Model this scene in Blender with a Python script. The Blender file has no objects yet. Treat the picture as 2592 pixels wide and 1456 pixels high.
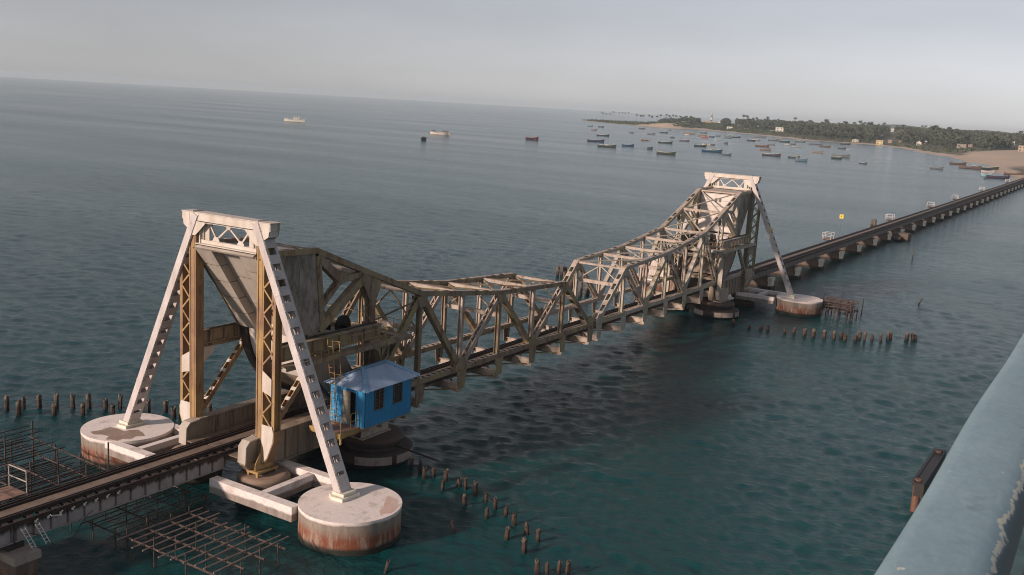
import bpy, math, random
import numpy as np
from mathutils import Vector, Matrix

random.seed(7)
PI = math.pi
scene = bpy.context.scene
COL = scene.collection

# ------------------------------------------------------------------ camera
CAM = Vector((-38.746, -42.837, 23.230))
YAW, PITCH, ROLL, FPX = 0.553375, 0.183257, 0.0579384, 2511.57
FW = Vector((math.cos(YAW) * math.cos(PITCH), math.sin(YAW) * math.cos(PITCH), -math.sin(PITCH)))
RT0 = Vector((math.sin(YAW), -math.cos(YAW), 0))
UP0 = RT0.cross(FW)
RT = math.cos(ROLL) * RT0 + math.sin(ROLL) * UP0
UP = -math.sin(ROLL) * RT0 + math.cos(ROLL) * UP0
cam_data = bpy.data.cameras.new("camera")
cam = bpy.data.objects.new("camera", cam_data)
COL.objects.link(cam)
m = Matrix((RT, UP, -FW)).transposed().to_4x4()
m.translation = CAM
cam.matrix_world = m
cam_data.sensor_width = 36.0
cam_data.lens = FPX / 2592 * 36
cam_data.clip_start = 0.05
cam_data.clip_end = 40000
cam_data.dof.use_dof = True
cam_data.dof.focus_distance = 90
cam_data.dof.aperture_fstop = 22
scene.camera = cam

# ------------------------------------------------------------------ light
SUN_DIR = Vector((-0.865, 0.362, 0.347)).normalized()   # towards the sun
SUN_ELEV = math.asin(SUN_DIR.z)
world = bpy.data.worlds.new("World")
scene.world = world
world.use_nodes = True
wn = world.node_tree.nodes
wl = world.node_tree.links
wn.clear()
wo = wn.new("ShaderNodeOutputWorld")
bg = wn.new("ShaderNodeBackground")
sky = wn.new("ShaderNodeTexSky")
sky.sky_type = 'NISHITA'
sky.sun_disc = False
sky.sun_elevation = SUN_ELEV
sky.sun_rotation = math.atan2(SUN_DIR.x, SUN_DIR.y)
sky.altitude = 0
sky.air_density = 1.0
sky.dust_density = 0.4
sky.ozone_density = 1.5
hs = wn.new("ShaderNodeHueSaturation")
hs.inputs['Saturation'].default_value = 0.22
bg.inputs['Strength'].default_value = 0.092
wl.new(sky.outputs[0], hs.inputs['Color'])
tint = wn.new("ShaderNodeMix")     # cooler white balance
tint.data_type = 'RGBA'
tint.blend_type = 'MULTIPLY'
tint.inputs[0].default_value = 1.0
tint.inputs[7].default_value = (.982, .980, 1.06, 1)
wl.new(hs.outputs[0], tint.inputs[6])
# very faint high cloud veil
wtc = wn.new("ShaderNodeTexCoord")
wmp = wn.new("ShaderNodeMapping")
wmp.inputs['Scale'].default_value = (1.6, 1.6, 7.0)
wl.new(wtc.outputs['Generated'], wmp.inputs[0])
wnz = wn.new("ShaderNodeTexNoise")
wnz.inputs['Scale'].default_value = 1.7
wnz.inputs['Detail'].default_value = 5
wnz.inputs['Roughness'].default_value = .55
wl.new(wmp.outputs[0], wnz.inputs['Vector'])
wrp = wn.new("ShaderNodeMapRange")
wrp.inputs[1].default_value = .3
wrp.inputs[2].default_value = .7
wrp.inputs[3].default_value = .93
wrp.inputs[4].default_value = 1.07
wl.new(wnz.outputs['Fac'], wrp.inputs[0])
veil = wn.new("ShaderNodeMix")
veil.data_type = 'RGBA'
veil.blend_type = 'MULTIPLY'
veil.inputs[0].default_value = 1.0
wl.new(tint.outputs[2], veil.inputs[6])
wl.new(wrp.outputs[0], veil.inputs[7])
wl.new(veil.outputs[2], bg.inputs[0])
wl.new(bg.outputs[0], wo.inputs[0])

sd = bpy.data.lights.new("sun", 'SUN')
sd.energy = 5.0
sd.angle = math.radians(4)
sd.color = (1.0, 0.785, 0.66)
so = bpy.data.objects.new("sun", sd)
COL.objects.link(so)
so.rotation_euler = (-SUN_DIR).to_track_quat('-Z', 'Y').to_euler()
so.location = (0, 0, 200)

vs = scene.view_settings
vs.view_transform = 'Standard'
vs.look = 'None'
vs.exposure = -0.05
vs.gamma = 1.0
vs.use_curve_mapping = False
scene.cycles.max_bounces = 6
scene.cycles.volume_bounces = 1
scene.cycles.use_denoising = True
scene.cycles.filter_width = 1.05


HAZE = 1.15e-4


# ------------------------------------------------------------------ helpers
class MB:
    """collects boxes, bars, tubes and prisms for ONE mesh object"""
    def __init__(s):
        s.v = []
        s.f = []
        s.sm = []

    def add(s, vs_, fs_, smooth=False):
        b = len(s.v)
        s.v += [tuple(p) for p in vs_]
        s.f += [tuple(i + b for i in f) for f in fs_]
        s.sm += [smooth] * len(fs_)
        return s

    def box(s, x0, x1, y0, y1, z0, z1):
        v = [(x0, y0, z0), (x1, y0, z0), (x1, y1, z0), (x0, y1, z0), (x0, y0, z1), (x1, y0, z1), (x1, y1, z1), (x0, y1, z1)]
        return s.add(v, [(0, 3, 2, 1), (4, 5, 6, 7), (0, 1, 5, 4), (1, 2, 6, 5), (2, 3, 7, 6), (3, 0, 4, 7)])

    def bar(s, a, b, w, h, ref=(0, 1, 0), off=(0, 0)):
        """rectangular bar a-b: w along ref (made square to the bar), h along the third axis"""
        a = Vector(a)
        b = Vector(b)
        d = (b - a).normalized()
        r = Vector(ref)
        r = (r - d * r.dot(d))
        if r.length < 1e-4:
            r = Vector((1, 0, 0)) - d * d.x
        r.normalize()
        t = d.cross(r)
        o = r * off[0] + t * off[1]
        v = []
        for p in (a, b):
            for (i, j) in ((-1, -1), (1, -1), (1, 1), (-1, 1)):
                v.append(p + o + r * (i * w / 2) + t * (j * h / 2))
        return s.add(v, [(0, 1, 2, 3), (7, 6, 5, 4), (0, 4, 5, 1), (1, 5, 6, 2), (2, 6, 7, 3), (3, 7, 4, 0)])

    def tube(s, a, b, r0, r1=None, n=8, caps=True):
        r1 = r0 if r1 is None else r1
        a = Vector(a)
        b = Vector(b)
        d = (b - a).normalized()
        x = d.orthogonal().normalized()
        y = d.cross(x)
        v = []
        for p, r in ((a, r0), (b, r1)):
            for i in range(n):
                t = 2 * PI * i / n
                v.append(p + x * (r * math.cos(t)) + y * (r * math.sin(t)))
        f = [(i, (i + 1) % n, n + (i + 1) % n, n + i) for i in range(n)]
        s.add(v, f, n > 6)
        if caps:
            s.add(v, [tuple(range(n))[::-1], tuple(range(n, 2 * n))])
        return s

    def prism(s, prof, y0, y1, axis='y'):
        """extrude an x-z outline along y (or an x-y outline along z)"""
        n = len(prof)
        if axis == 'y':
            v = [(p[0], y0, p[1]) for p in prof] + [(p[0], y1, p[1]) for p in prof]
        elif axis == 'x':
            v = [(y0, p[0], p[1]) for p in prof] + [(y1, p[0], p[1]) for p in prof]
        else:
            v = [(p[0], p[1], y0) for p in prof] + [(p[0], p[1], y1) for p in prof]
        f = [tuple(range(n)), tuple(range(2 * n - 1, n - 1, -1))]
        f += [(i, n + i, n + (i + 1) % n, (i + 1) % n) for i in range(n)]
        return s.add(v, f)

    def lathe(s, prof, cx=0, cy=0, n=40, smooth=True, jit=0.0):
        v = []
        rnd = random.Random(5)
        for (r, z) in prof:
            for i in range(n):
                t = 2 * PI * i / n
                rr = r * (1 + jit * (rnd.random() - .5))
                v.append((cx + rr * math.cos(t), cy + rr * math.sin(t), z))
        m_ = len(prof)
        f = []
        for k in range(m_ - 1):
            for i in range(n):
                f.append((k * n + i, k * n + (i + 1) % n, (k + 1) * n + (i + 1) % n, (k + 1) * n + i))
        s.add(v, f, smooth)
        s.add(v, [tuple(range((m_ - 1) * n, m_ * n))])
        return s

    def mesh(s, name, mat):
        me = bpy.data.meshes.new(name)
        me.from_pydata(s.v, [], s.f)
        if any(s.sm):
            me.polygons.foreach_set('use_smooth', s.sm)
        me.update()
        import bmesh
        bm = bmesh.new()
        bm.from_mesh(me)
        bmesh.ops.recalc_face_normals(bm, faces=bm.faces)
        bm.to_mesh(me)
        bm.free()
        if mat:
            for mm in (mat if isinstance(mat, (list, tuple)) else [mat]):
                me.materials.append(mm)
        return me


def obj(name, mb, mat, parent=None, kind=None, loc=None):
    me = mb.mesh(name, mat) if isinstance(mb, MB) else mb
    o = bpy.data.objects.new(name, me)
    COL.objects.link(o)
    if parent is not None:
        o.parent = parent
    if kind:
        o['kind'] = kind
    if loc is not None:
        o.location = loc
    return o


def tag(o, label, cat, group=None):
    o['label'] = label
    o['category'] = cat
    if group:
        o['group'] = group
    return o


def thing(name, label, cat, loc=(0, 0, 0), rz=0, group=None):
    o = bpy.data.objects.new(name, None)
    o.empty_display_size = 0.2
    COL.objects.link(o)
    o.location = loc
    o.rotation_euler = (0, 0, rz)
    return tag(o, label, cat, group)


def copy_tree(o, parent=None):
    kids = list(o.children)
    c = o.copy()
    COL.objects.link(c)
    if parent is not None:
        c.parent = parent
    for k in kids:
        copy_tree(k, c)
    return c


ONES = ['', 'first', 'second', 'third', 'fourth', 'fifth', 'sixth', 'seventh', 'eighth', 'ninth', 'tenth', 'eleventh', 'twelfth',
        'thirteenth', 'fourteenth', 'fifteenth', 'sixteenth', 'seventeenth', 'eighteenth', 'nineteenth']


def nth(i):
    if i < 20:
        return ONES[i]
    t, u = divmod(i, 10)
    return (['', '', 'twentieth', 'thirtieth', 'fortieth'][t] if u == 0 else ['', '', 'twenty', 'thirty', 'forty'][t] + '-' + ONES[u])


# ------------------------------------------------------------------ materials
def new_mat(name):
    mt = bpy.data.materials.new(name)
    mt.use_nodes = True
    nt = mt.node_tree
    b = nt.nodes['Principled BSDF']
    return mt, nt, b


def ramp(nt, fac, stops):
    r = nt.nodes.new('ShaderNodeValToRGB')
    while len(r.color_ramp.elements) > 1:
        r.color_ramp.elements.remove(r.color_ramp.elements[-1])
    r.color_ramp.elements[0].position = stops[0][0]
    r.color_ramp.elements[0].color = (*stops[0][1], 1)
    for p, c in stops[1:]:
        e = r.color_ramp.elements.new(p)
        e.color = (*c, 1)
    nt.links.new(fac, r.inputs[0])
    return r.outputs[0]


def noise(nt, vec, scale, detail=5, rough=.6, off=None):
    n = nt.nodes.new('ShaderNodeTexNoise')
    n.inputs['Scale'].default_value = scale
    n.inputs['Detail'].default_value = detail
    n.inputs['Roughness'].default_value = rough
    nt.links.new(vec, n.inputs['Vector'])
    return n.outputs['Fac']


def mixc(nt, fac, a, b, mode='MIX'):
    n = nt.nodes.new('ShaderNodeMix')
    n.data_type = 'RGBA'
    n.blend_type = mode
    for s_, val in ((n.inputs[0], fac), (n.inputs[6], a), (n.inputs[7], b)):
        if hasattr(val, 'is_output'):
            nt.links.new(val, s_)
        elif isinstance(val, tuple):
            s_.default_value = (*val, 1)
        else:
            s_.default_value = val
    return n.outputs[2]


def coords(nt, scale=(1, 1, 1)):
    tc = nt.nodes.new('ShaderNodeTexCoord')
    oi = nt.nodes.new('ShaderNodeObjectInfo')
    mul = nt.nodes.new('ShaderNodeMath')
    mul.operation = 'MULTIPLY'
    mul.inputs[1].default_value = 53.0
    nt.links.new(oi.outputs['Random'], mul.inputs[0])
    ad = nt.nodes.new('ShaderNodeVectorMath')
    ad.operation = 'ADD'
    nt.links.new(tc.outputs['Object'], ad.inputs[0])
    nt.links.new(mul.outputs[0], ad.inputs[1])
    mp = nt.nodes.new('ShaderNodeMapping')
    mp.inputs['Scale'].default_value = scale
    nt.links.new(ad.outputs[0], mp.inputs[0])
    return tc.outputs['Object'], ad.outputs[0], mp.outputs[0]


def smooth01(a, b):
    return [(a, (0, 0, 0)), (b, (1, 1, 1))]


def weathered(name, base, dark, rust, rust_amt=.5, rust_w=.12, rough=.62, streak=.3, bump=.15, grime=(.35, .7), yellow=None):
    """aged paint: tonal drift, vertical grime streaks and rust bloom"""
    mt, nt, b = new_mat(name)
    raw, off, st = coords(nt, (1.0, 1.0, streak))
    n1 = noise(nt, st, 1.3, 6, .65)
    c = mixc(nt, ramp(nt, n1, [(grime[0], (0, 0, 0)), (grime[1], (1, 1, 1))]), base, dark)
    if yellow:
        n3 = noise(nt, off, .55, 3, .5)
        c = mixc(nt, ramp(nt, n3, [(.42, (0, 0, 0)), (.62, (.9, .9, .9))]), c, yellow)
    n2 = noise(nt, st, 2.6, 8, .72)
    c = mixc(nt, ramp(nt, n2, [(1 - rust_amt, (0, 0, 0)), (1 - rust_amt + rust_w, (1, 1, 1))]), c, rust)
    n4 = noise(nt, off, 9, 4, .7)
    c = mixc(nt, .35, c, ramp(nt, n4, [(.2, (.55, .55, .55)), (.8, (1.25, 1.25, 1.25))]), 'MULTIPLY')
    nt.links.new(c, b.inputs['Base Color'])
    b.inputs['Roughness'].default_value = rough
    bp = nt.nodes.new('ShaderNodeBump')
    bp.inputs['Strength'].default_value = bump
    bp.inputs['Distance'].default_value = .02
    nt.links.new(n2, bp.inputs['Height'])
    nt.links.new(bp.outputs[0], b.inputs['Normal'])
    return mt


def plain(name, col, rough=.6, var=.25, scale=6, metal=0.0):
    mt, nt, b = new_mat(name)
    raw, off, st = coords(nt)
    n = noise(nt, off, scale, 4, .6)
    k0, k1 = 1 - var, 1 + var
    c = mixc(nt, 1.0, col, ramp(nt, n, [(.3, (k0, k0, k0)), (.7, (k1, k1, k1))]), 'MULTIPLY')
    nt.links.new(c, b.inputs['Base Color'])
    b.inputs['Roughness'].default_value = rough
    b.inputs['Metallic'].default_value = metal
    return mt


def tide_concrete(name, white, grey, rust, algae, z_white, z_rust, z_algae):
    """whitewashed concrete whose stains follow the tide: weathered band, rusty band, algae at the waterline"""
    mt, nt, b = new_mat(name)
    raw, off, st = coords(nt, (1, 1, .22))
    sep = nt.nodes.new('ShaderNodeSeparateXYZ')
    nt.links.new(raw, sep.inputs[0])
    n1 = noise(nt, st, 2.2, 7, .7)
    n2 = noise(nt, off, 1.1, 6, .65)

    def band(z, w, amp, nz):
        a = nt.nodes.new('ShaderNodeMath')
        a.operation = 'MULTIPLY_ADD'
        nt.links.new(nz, a.inputs[0])
        a.inputs[1].default_value = amp
        a.inputs[2].default_value = -amp / 2
        s_ = nt.nodes.new('ShaderNodeMath')
        s_.operation = 'ADD'
        nt.links.new(a.outputs[0], s_.inputs[0])
        nt.links.new(sep.outputs['Z'], s_.inputs[1])
        mr = nt.nodes.new('ShaderNodeMapRange')
        mr.inputs[1].default_value = z + w
        mr.inputs[2].default_value = z - w
        mr.inputs[3].default_value = 0
        mr.inputs[4].default_value = 1
        nt.links.new(s_.outputs[0], mr.inputs[0])
        return mr.outputs[0]
    top = mixc(nt, ramp(nt, n2, [(.52, (0, 0, 0)), (.75, (.8, .8, .8))]), white, grey)
    side = mixc(nt, ramp(nt, n1, [(.35, (0, 0, 0)), (.7, (1, 1, 1))]), grey, tuple(x * .55 for x in grey))
    c = mixc(nt, band(z_white, .06, .35, n2), top, side)
    r2 = mixc(nt, ramp(nt, n1, [(.36, (0, 0, 0)), (.55, (1, 1, 1))]), tuple(x * 1.05 for x in grey), rust)
    c = mixc(nt, band(z_rust, .25, 1.0, n1), c, r2)
    c = mixc(nt, band(z_algae, .10, .25, n2), c, algae)
    n4 = noise(nt, off, 7, 5, .7)
    c = mixc(nt, .45, c, ramp(nt, n4, [(.2, (.6, .6, .6)), (.8, (1.25, 1.25, 1.25))]), 'MULTIPLY')
    nt.links.new(c, b.inputs['Base Color'])
    b.inputs['Roughness'].default_value = .8
    bp = nt.nodes.new('ShaderNodeBump')
    bp.inputs['Strength'].default_value = .3
    bp.inputs['Distance'].default_value = .03
    nt.links.new(n4, bp.inputs['Height'])
    nt.links.new(bp.outputs[0], b.inputs['Normal'])
    return mt


RUST = (.16, .06, .025)
M = {}
M['truss'] = weathered('truss_paint', (.30, .232, .165), (.155, .102, .066), (.17, .065, .028), .48, .12, yellow=(.34, .27, .14))  # truss paint toned down for the sides turned from the sun
M['truss_lit'] = weathered('sunlit_truss_paint', (.46, .39, .33), (.30, .225, .17), (.17, .06, .028), .42, .1)  # same truss paint lightened for the sunlit members and tops
M['post'] = weathered('rust_stained_post_paint', (.31, .195, .11), (.21, .115, .06), (.15, .06, .026), .48, .2, yellow=(.37, .24, .09))
M['leg'] = weathered('pale_leg_paint', (.58, .54, .52), (.42, .37, .35), (.36, .24, .11), .40, .10)
M['portal'] = weathered('portal_paint', (.62, .57, .51), (.45, .38, .30), (.30, .17, .07), .35, .1)
M['weight'] = weathered('counterweight_paint', (.44, .395, .345), (.33, .28, .225), (.20, .12, .06), .36, .15, streak=.15)
M['weight_side'] = weathered('stained_side_plate_paint', (.33, .295, .245), (.15, .12, .09), (.10, .075, .04), .44, .18, streak=.45, grime=(.4, .62))
M['weight_pale'] = weathered('white_ballast_paint', (.66, .60, .55), (.50, .44, .39), (.30, .18, .10), .33, .1)
M['tread'] = plain('dark_tread_steel', (.03, .022, .02), .5)
M['girder'] = weathered('track_girder_paint', (.30, .245, .185), (.17, .12, .08), RUST, .46, .15, streak=.15)
M['deck_girder'] = weathered('deck_girder_paint', (.34, .31, .29), (.20, .175, .16), (.05, .03, .022), .43, .08, streak=.2)
M['far_girder'] = weathered('viaduct_girder_paint', (.20, .175, .16), (.12, .10, .09), (.06, .035, .025), .45, .15, streak=.2)
def drip_girder(name, base, dark, drip, z_drip):
    mt, nt, b = new_mat(name)
    raw, off, st = coords(nt, (1, 1, .10))
    sep = nt.nodes.new('ShaderNodeSeparateXYZ')
    nt.links.new(raw, sep.inputs[0])
    n1 = noise(nt, st, 3.2, 7, .7)
    n2 = noise(nt, off, 1.0, 5, .6)
    c = mixc(nt, ramp(nt, n2, [(.35, (0, 0, 0)), (.7, (1, 1, 1))]), base, dark)
    a = nt.nodes.new('ShaderNodeMath')
    a.operation = 'MULTIPLY_ADD'
    nt.links.new(n1, a.inputs[0])
    a.inputs[1].default_value = .75
    nt.links.new(sep.outputs['Z'], a.inputs[2])
    mr = nt.nodes.new('ShaderNodeMapRange')
    mr.inputs[1].default_value = z_drip + .30
    mr.inputs[2].default_value = z_drip + .46
    nt.links.new(a.outputs[0], mr.inputs[0])
    c = mixc(nt, mr.outputs[0], c, drip)
    nt.links.new(c, b.inputs['Base Color'])
    b.inputs['Roughness'].default_value = .65
    return mt


M['deck_girder'] = drip_girder('drip_stained_deck_girder', (.36, .33, .32), (.25, .22, .21), (.045, .028, .022), 2.46)
M['far_girder'] = drip_girder('drip_stained_viaduct_girder', (.21, .185, .17), (.14, .115, .105), (.05, .032, .025), 2.52)
M['girder_rib'] = drip_girder('dark_girder_rib', (.15, .13, .125), (.10, .085, .08), (.045, .028, .022), 2.4)
M['rail'] = plain('rusted_rail', (.035, .02, .016), .5)
M['sleeper'] = plain('dark_sleeper', (.038, .024, .02), .85, .4)
M['walk_plate'] = weathered('trodden_walk_plate', (.22, .165, .125), (.14, .10, .075), (.09, .05, .03), .42, .15)
M['caisson'] = tide_concrete('tide_stained_whitewash', (.80, .71, .66), (.33, .275, .225), (.20, .062, .028), (.018, .02, .015), 1.62, 1.12, .34)
M['tie_beam'] = tide_concrete('whitewashed_beam', (.78, .70, .66), (.33, .28, .245), (.22, .17, .13), (.03, .03, .024), 1.36, .7, .2)
M['footing'] = tide_concrete('worn_footing_concrete', (.30, .21, .155), (.19, .14, .11), (.12, .055, .03), (.02, .02, .016), 1.5, .9, .35)
M['pivot_pier'] = tide_concrete('shadowed_pivot_pier_concrete', (.10, .068, .05), (.06, .045, .036), (.055, .028, .02), (.012, .012, .010), 1.5, .8, .3)  # concrete colours darkened for the shadow the pier stands in
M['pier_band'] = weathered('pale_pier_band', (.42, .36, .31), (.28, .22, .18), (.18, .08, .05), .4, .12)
M['viaduct_pier'] = tide_concrete('viaduct_pier_concrete', (.24, .19, .15), (.15, .11, .085), (.09, .05, .03), (.03, .028, .022), 1.9, .45, .3)
M['pier_white'] = weathered('limewashed_pier_head', (.80, .76, .64), (.58, .53, .42), (.28, .22, .14), .38, .1)
M['pile'] = tide_concrete('weathered_pile', (.115, .092, .072), (.05, .038, .030), (.075, .034, .02), (.012, .012, .010), .66, .5, .22)
M['scaffold'] = plain('rusty_scaffold_steel', (.062, .040, .033), .75, .5)  # rust colour, also darkened for the shade over the near grid
M['scaffold_pale'] = plain('pale_scaffold_steel', (.25, .175, .145), .7, .4)
M['yellow_rail'] = weathered('yellowed_rail_paint', (.42, .29, .10), (.32, .17, .07), RUST, .4, .15)
M['white_rail'] = plain('white_rail_paint', (.62, .58, .54), .5, .15)
M['plank'] = weathered('reddish_plank', (.30, .18, .135), (.19, .11, .08), (.10, .06, .04), .42, .15, streak=1)
M['dark'] = plain('dark_machinery', (.022, .018, .016), .5)
M['interior'] = plain('room_shade_black', (.012, .011, .010), .9)  # near-black standing in for the shade of the cabin room
M['grey_machine'] = plain('grey_machinery', (.12, .12, .12), .5)
M['blue_wall'] = weathered('blue_sheet_paint', (.028, .26, .52), (.022, .20, .41), (.07, .17, .24), .33, .15, rough=.45, bump=.05)
M['blue_roof'] = weathered('faded_blue_roof_paint', (.42, .54, .70), (.32, .43, .58), (.28, .27, .24), .38, .15, rough=.4, bump=.05)
M['blue_ridge'] = weathered('blue_ridge_flashing', (.22, .41, .60), (.17, .32, .48), (.2, .2, .2), .3, .15, rough=.4)
M['door'] = plain('drab_door_paint', (.23, .20, .155), .6)
M['window_frame'] = plain('dark_window_frame', (.09, .06, .045), .6)
mt, nt, b = new_mat('dusty_window_glass')
b.inputs['Base Color'].default_value = (.022, .024, .022, 1)
b.inputs['Roughness'].default_value = .15
M['glass'] = mt
M['white_wall'] = weathered('white_sheet_wall', (.62, .53, .48), (.48, .39, .34), (.3, .16, .1), .36, .12)
M['yellow_sign'] = plain('yellow_sign', (.62, .48, .03), .5, .1)
M['cream_board'] = plain('cream_board', (.60, .58, .50), .6, .1)


# ------------------------------------------------------------------ bridge constants
D = 81.40            # distance between the two towers
W = 2.57             # half distance of the trusses
RAIL = 2.98


def box_member(a, b, w=.42, h=.42, ref=(0, 1, 0)):
    """hollow-looking riveted box: two flange plates and two webs set in"""
    mb = MB()
    mb.bar(a, b, w * .16, h, ref, (-w * .42, 0))
    mb.bar(a, b, w * .16, h, ref, (w * .42, 0))
    mb.bar(a, b, w * .68, h * .10, ref, (0, -h * .40))
    mb.bar(a, b, w * .68, h * .10, ref, (0, h * .40))
    return mb


def laced_member(a, b, w=.40, h=.58, pitch=.50, ref=(0, 1, 0), lace_h=.055):
    """two channels in the truss plane joined by zigzag lacing on both faces"""
    a = Vector(a)
    b = Vector(b)
    mb = MB()
    d = b - a
    L = d.length
    d.normalize()
    r = (Vector(ref) - d * Vector(ref).dot(d)).normalized()
    t = d.cross(r)
    g = h * .62
    for sgn in (-1, 1):
        mb.bar(a, b, .05, g, ref, (sgn * w * .52, 0))
        for q in (-1, 1):
            mb.bar(a, b, .07, .025, ref, (sgn * (w * .52 - .055), q * (g / 2 - .013)))
    n = max(2, int(L / pitch))
    for q in (-1, 1):
        for i in range(n):
            z0, z1 = (1, -1) if i % 2 else (-1, 1)
            p = a + d * (L * i / n) + r * (z0 * w * .46) + t * (q * (g / 2 + .01))
            e = a + d * (L * (i + 1) / n) + r * (z1 * w * .46) + t * (q * (g / 2 + .01))
            mb.bar(p, e, lace_h, .02, r)
    # end tie plates
    for (u0, u1) in ((0, .35), (L - .35, L)):
        mb.bar(a + d * u0, a + d * u1, w * 1.1, g * .98, ref)
    return mb


# node tables in leaf space (x from the tower towards mid-channel)
TOPN = [(0.35, 14.20), (4.10, 14.10), (9.30, 12.10), (14.55, 10.14), (19.60, 9.50), (24.65, 8.88), (29.70, 8.62), (34.80, 8.35)]
BOTZ = 3.88
PAN = [9.45, 14.55, 19.60, 24.65, 29.70, 34.75, 39.85]
SEGC = (9.0, 9.3)
SEGR = 5.7


def seg_pt(deg, r=SEGR):
    return (SEGC[0] + r * math.cos(math.radians(deg)), SEGC[1] + r * math.sin(math.radians(deg)))


def make_leaf():
    t = thing('bascule_leaf', 'near bascule truss leaf, brown stained, with its counterweight box raised over the near tower', 'lift bridge leaf')
    T = M['truss']
    batten = MB().box(-.5, .5, -.2, .2, -.012, .012).mesh('batten_plate', M['truss_lit'])
    for s in (-1, 1):
        y = s * W
        # top chord: two channels and a run of batten plates over dark gaps
        tc = MB()
        lens = []
        for (x0, z0), (x1, z1) in zip(TOPN[:-1], TOPN[1:]):
            a = (x0, y, z0)
            b_ = (x1, y, z1)
            tc.bar(a, b_, .09, .34, (0, 1, 0), (-.21, 0))
            tc.bar(a, b_, .09, .34, (0, 1, 0), (.21, 0))
            tc.bar(a, b_, .34, .03, (0, 1, 0), (0, -.14))
            lens.append((Vector(a), Vector(b_)))
        chord = obj('top_chord', tc, T, t)
        for a, b_ in lens:
            d = b_ - a
            L = d.length
            d.normalize()
            ang = math.atan2(d.z, d.x)
            up = Vector((-math.sin(ang), 0, math.cos(ang)))
            for (p, l) in ((.0, .55), (.25, .22), (.5, .22), (.75, .22), (1.0, .55)):
                c = a + d * min(max(L * p, l), L - l) + up * .172
                o = obj('batten_plate', batten, None, chord, loc=c)
                o.rotation_euler = (0, -ang, 0)
                o.scale = (l * 2, 1.1, 1)
        # bottom chord with batten strip
        bc = MB()
        bc.bar((9.0, y, BOTZ), (40.25, y, BOTZ), .09, .36, (0, 1, 0), (-.21, 0))
        bc.bar((9.0, y, BOTZ), (40.25, y, BOTZ), .09, .36, (0, 1, 0), (.21, 0))
        bc.bar((9.0, y, BOTZ - .14), (40.25, y, BOTZ - .14), .34, .03)
        bcho = obj('bottom_chord', bc, T, t)
        bs = MB()
        x = 9.2
        while x < 40.2:
            bs.box(x, x + .32, y - .24, y + .24, BOTZ + .172, BOTZ + .19)
            x += .62
        obj('batten_strip', bs, M['truss_lit'], bcho, kind='stuff')
        # verticals
        for i, x in enumerate(PAN[1:-1]):
            zt = TOPN[i + 3][1] - .1
            v = MB()
            for q in (-1, 1):
                v.box(x - .15, x + .15, y + q * .15 - .025, y + q * .15 + .025, BOTZ, zt)
            v.box(x - .02, x + .02, y - .13, y + .13, BOTZ, zt)
            obj('vertical', v, M['truss_lit'] if i % 2 else T, t)
        # diagonals
        tn = [(p[0], y, p[1] - .05) for p in TOPN]
        bn = [(x, y, BOTZ) for x in PAN]
        obj('laced_diagonal', laced_member(bn[0], tn[3]), T, t)
        obj('diagonal', box_member(tn[3], bn[2]), T, t)
        obj('laced_diagonal', laced_member(bn[2], tn[5]), M['truss_lit'], t)
        obj('diagonal', box_member(tn[5], bn[4]), T, t)
        obj('laced_diagonal', laced_member(bn[4], tn[7]), M['truss_lit'], t)
        ep = MB()
        a = Vector(tn[7])
        b_ = Vector(bn[6])
        ep.bar(a, b_, .1, .42, (0, 1, 0), (-.22, 0))
        ep.bar(a, b_, .1, .42, (0, 1, 0), (.22, 0))
        epo = obj('end_post', ep, T, t)
        d = (b_ - a)
        L = d.length
        d.normalize()
        ang = math.atan2(d.z, d.x)
        upv = Vector((-math.sin(ang), 0, math.cos(ang)))
        for p, l in ((.07, .45), (.27, .3), (.47, .3), (.67, .3), (.90, .5)):
            for q in (-1, 1):
                o = obj('batten_plate', batten, None, epo, loc=a + d * (L * p) + upv * (.215 * q))
                o.rotation_euler = (0, -ang, 0)
                o.scale = (l * 2, 1.3, 1)
        # heel: column, struts, gussets
        obj('heel_post', laced_member((9.45, y, BOTZ), (9.3, y, 11.6), .5, .62, .6), T, t)
        obj('counterweight_strut', box_member((4.5, y, 9.2), (8.6, y, 12.0), .46, .5), T, t)
        obj('counterweight_strut', laced_member((4.45, y, 10.4), (6.4, y, 12.1), .4, .4, .5), T, t)
        obj('counterweight_strut', box_member((4.25, y, 13.75), (6.5, y, 11.95), .46, .5), T, t)
        obj('counterweight_strut', box_member((6.3, y, 12.0), (8.6, y, 12.25), .4, .34), T, t)
        obj('hanger', box_member((4.28, y, 13.75), (4.82, y, 9.3), .42, .40), T, t)
        for q in (-1, 1):
            g = MB().prism([(8.3, 12.3), (9.0, 12.0), (10.0, 11.6), (9.95, 11.1), (9.65, 10.5), (8.95, 10.5), (8.6, 11.1), (8.2, 11.7)], y + q * .26 - .02, y + q * .26 + .02)
            obj('gusset_plate', g, T, t)
        for (nx, nz, ww, hh) in [(14.55, 9.7, .55, .5), (24.65, 8.5, .55, .5), (34.75, 8.05, .5, .45)]:
            for q in (-1, 1):
                g = MB().prism([(nx - ww, nz + hh * .6), (nx + ww, nz + hh * .4), (nx + ww * .8, nz - hh * .4), (nx + .25, nz - hh), (nx - .25, nz - hh), (nx - ww * .8, nz - hh * .4)], y + q * .265 - .012, y + q * .265 + .012)
                obj('gusset_plate', g, T, t)
        for nx in (19.6, 29.7, 39.7):
            for q in (-1, 1):
                g = MB().prism([(nx - .75, BOTZ - .1), (nx + .75, BOTZ - .1), (nx + .6, BOTZ + .4), (nx + .3, BOTZ + .8), (nx - .3, BOTZ + .8), (nx - .6, BOTZ + .4)], y + q * .268 - .012, y + q * .268 + .012)
                obj('gusset_plate', g, T, t)
        # segmental rocker girder
        arc = [seg_pt(a_) for a_ in range(182, 275, 4)]
        web = arc + [(9.95, 3.95), (8.3, 5.2), (6.5, 7.7), (5.6, 9.0), (3.4, 9.2)]
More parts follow.
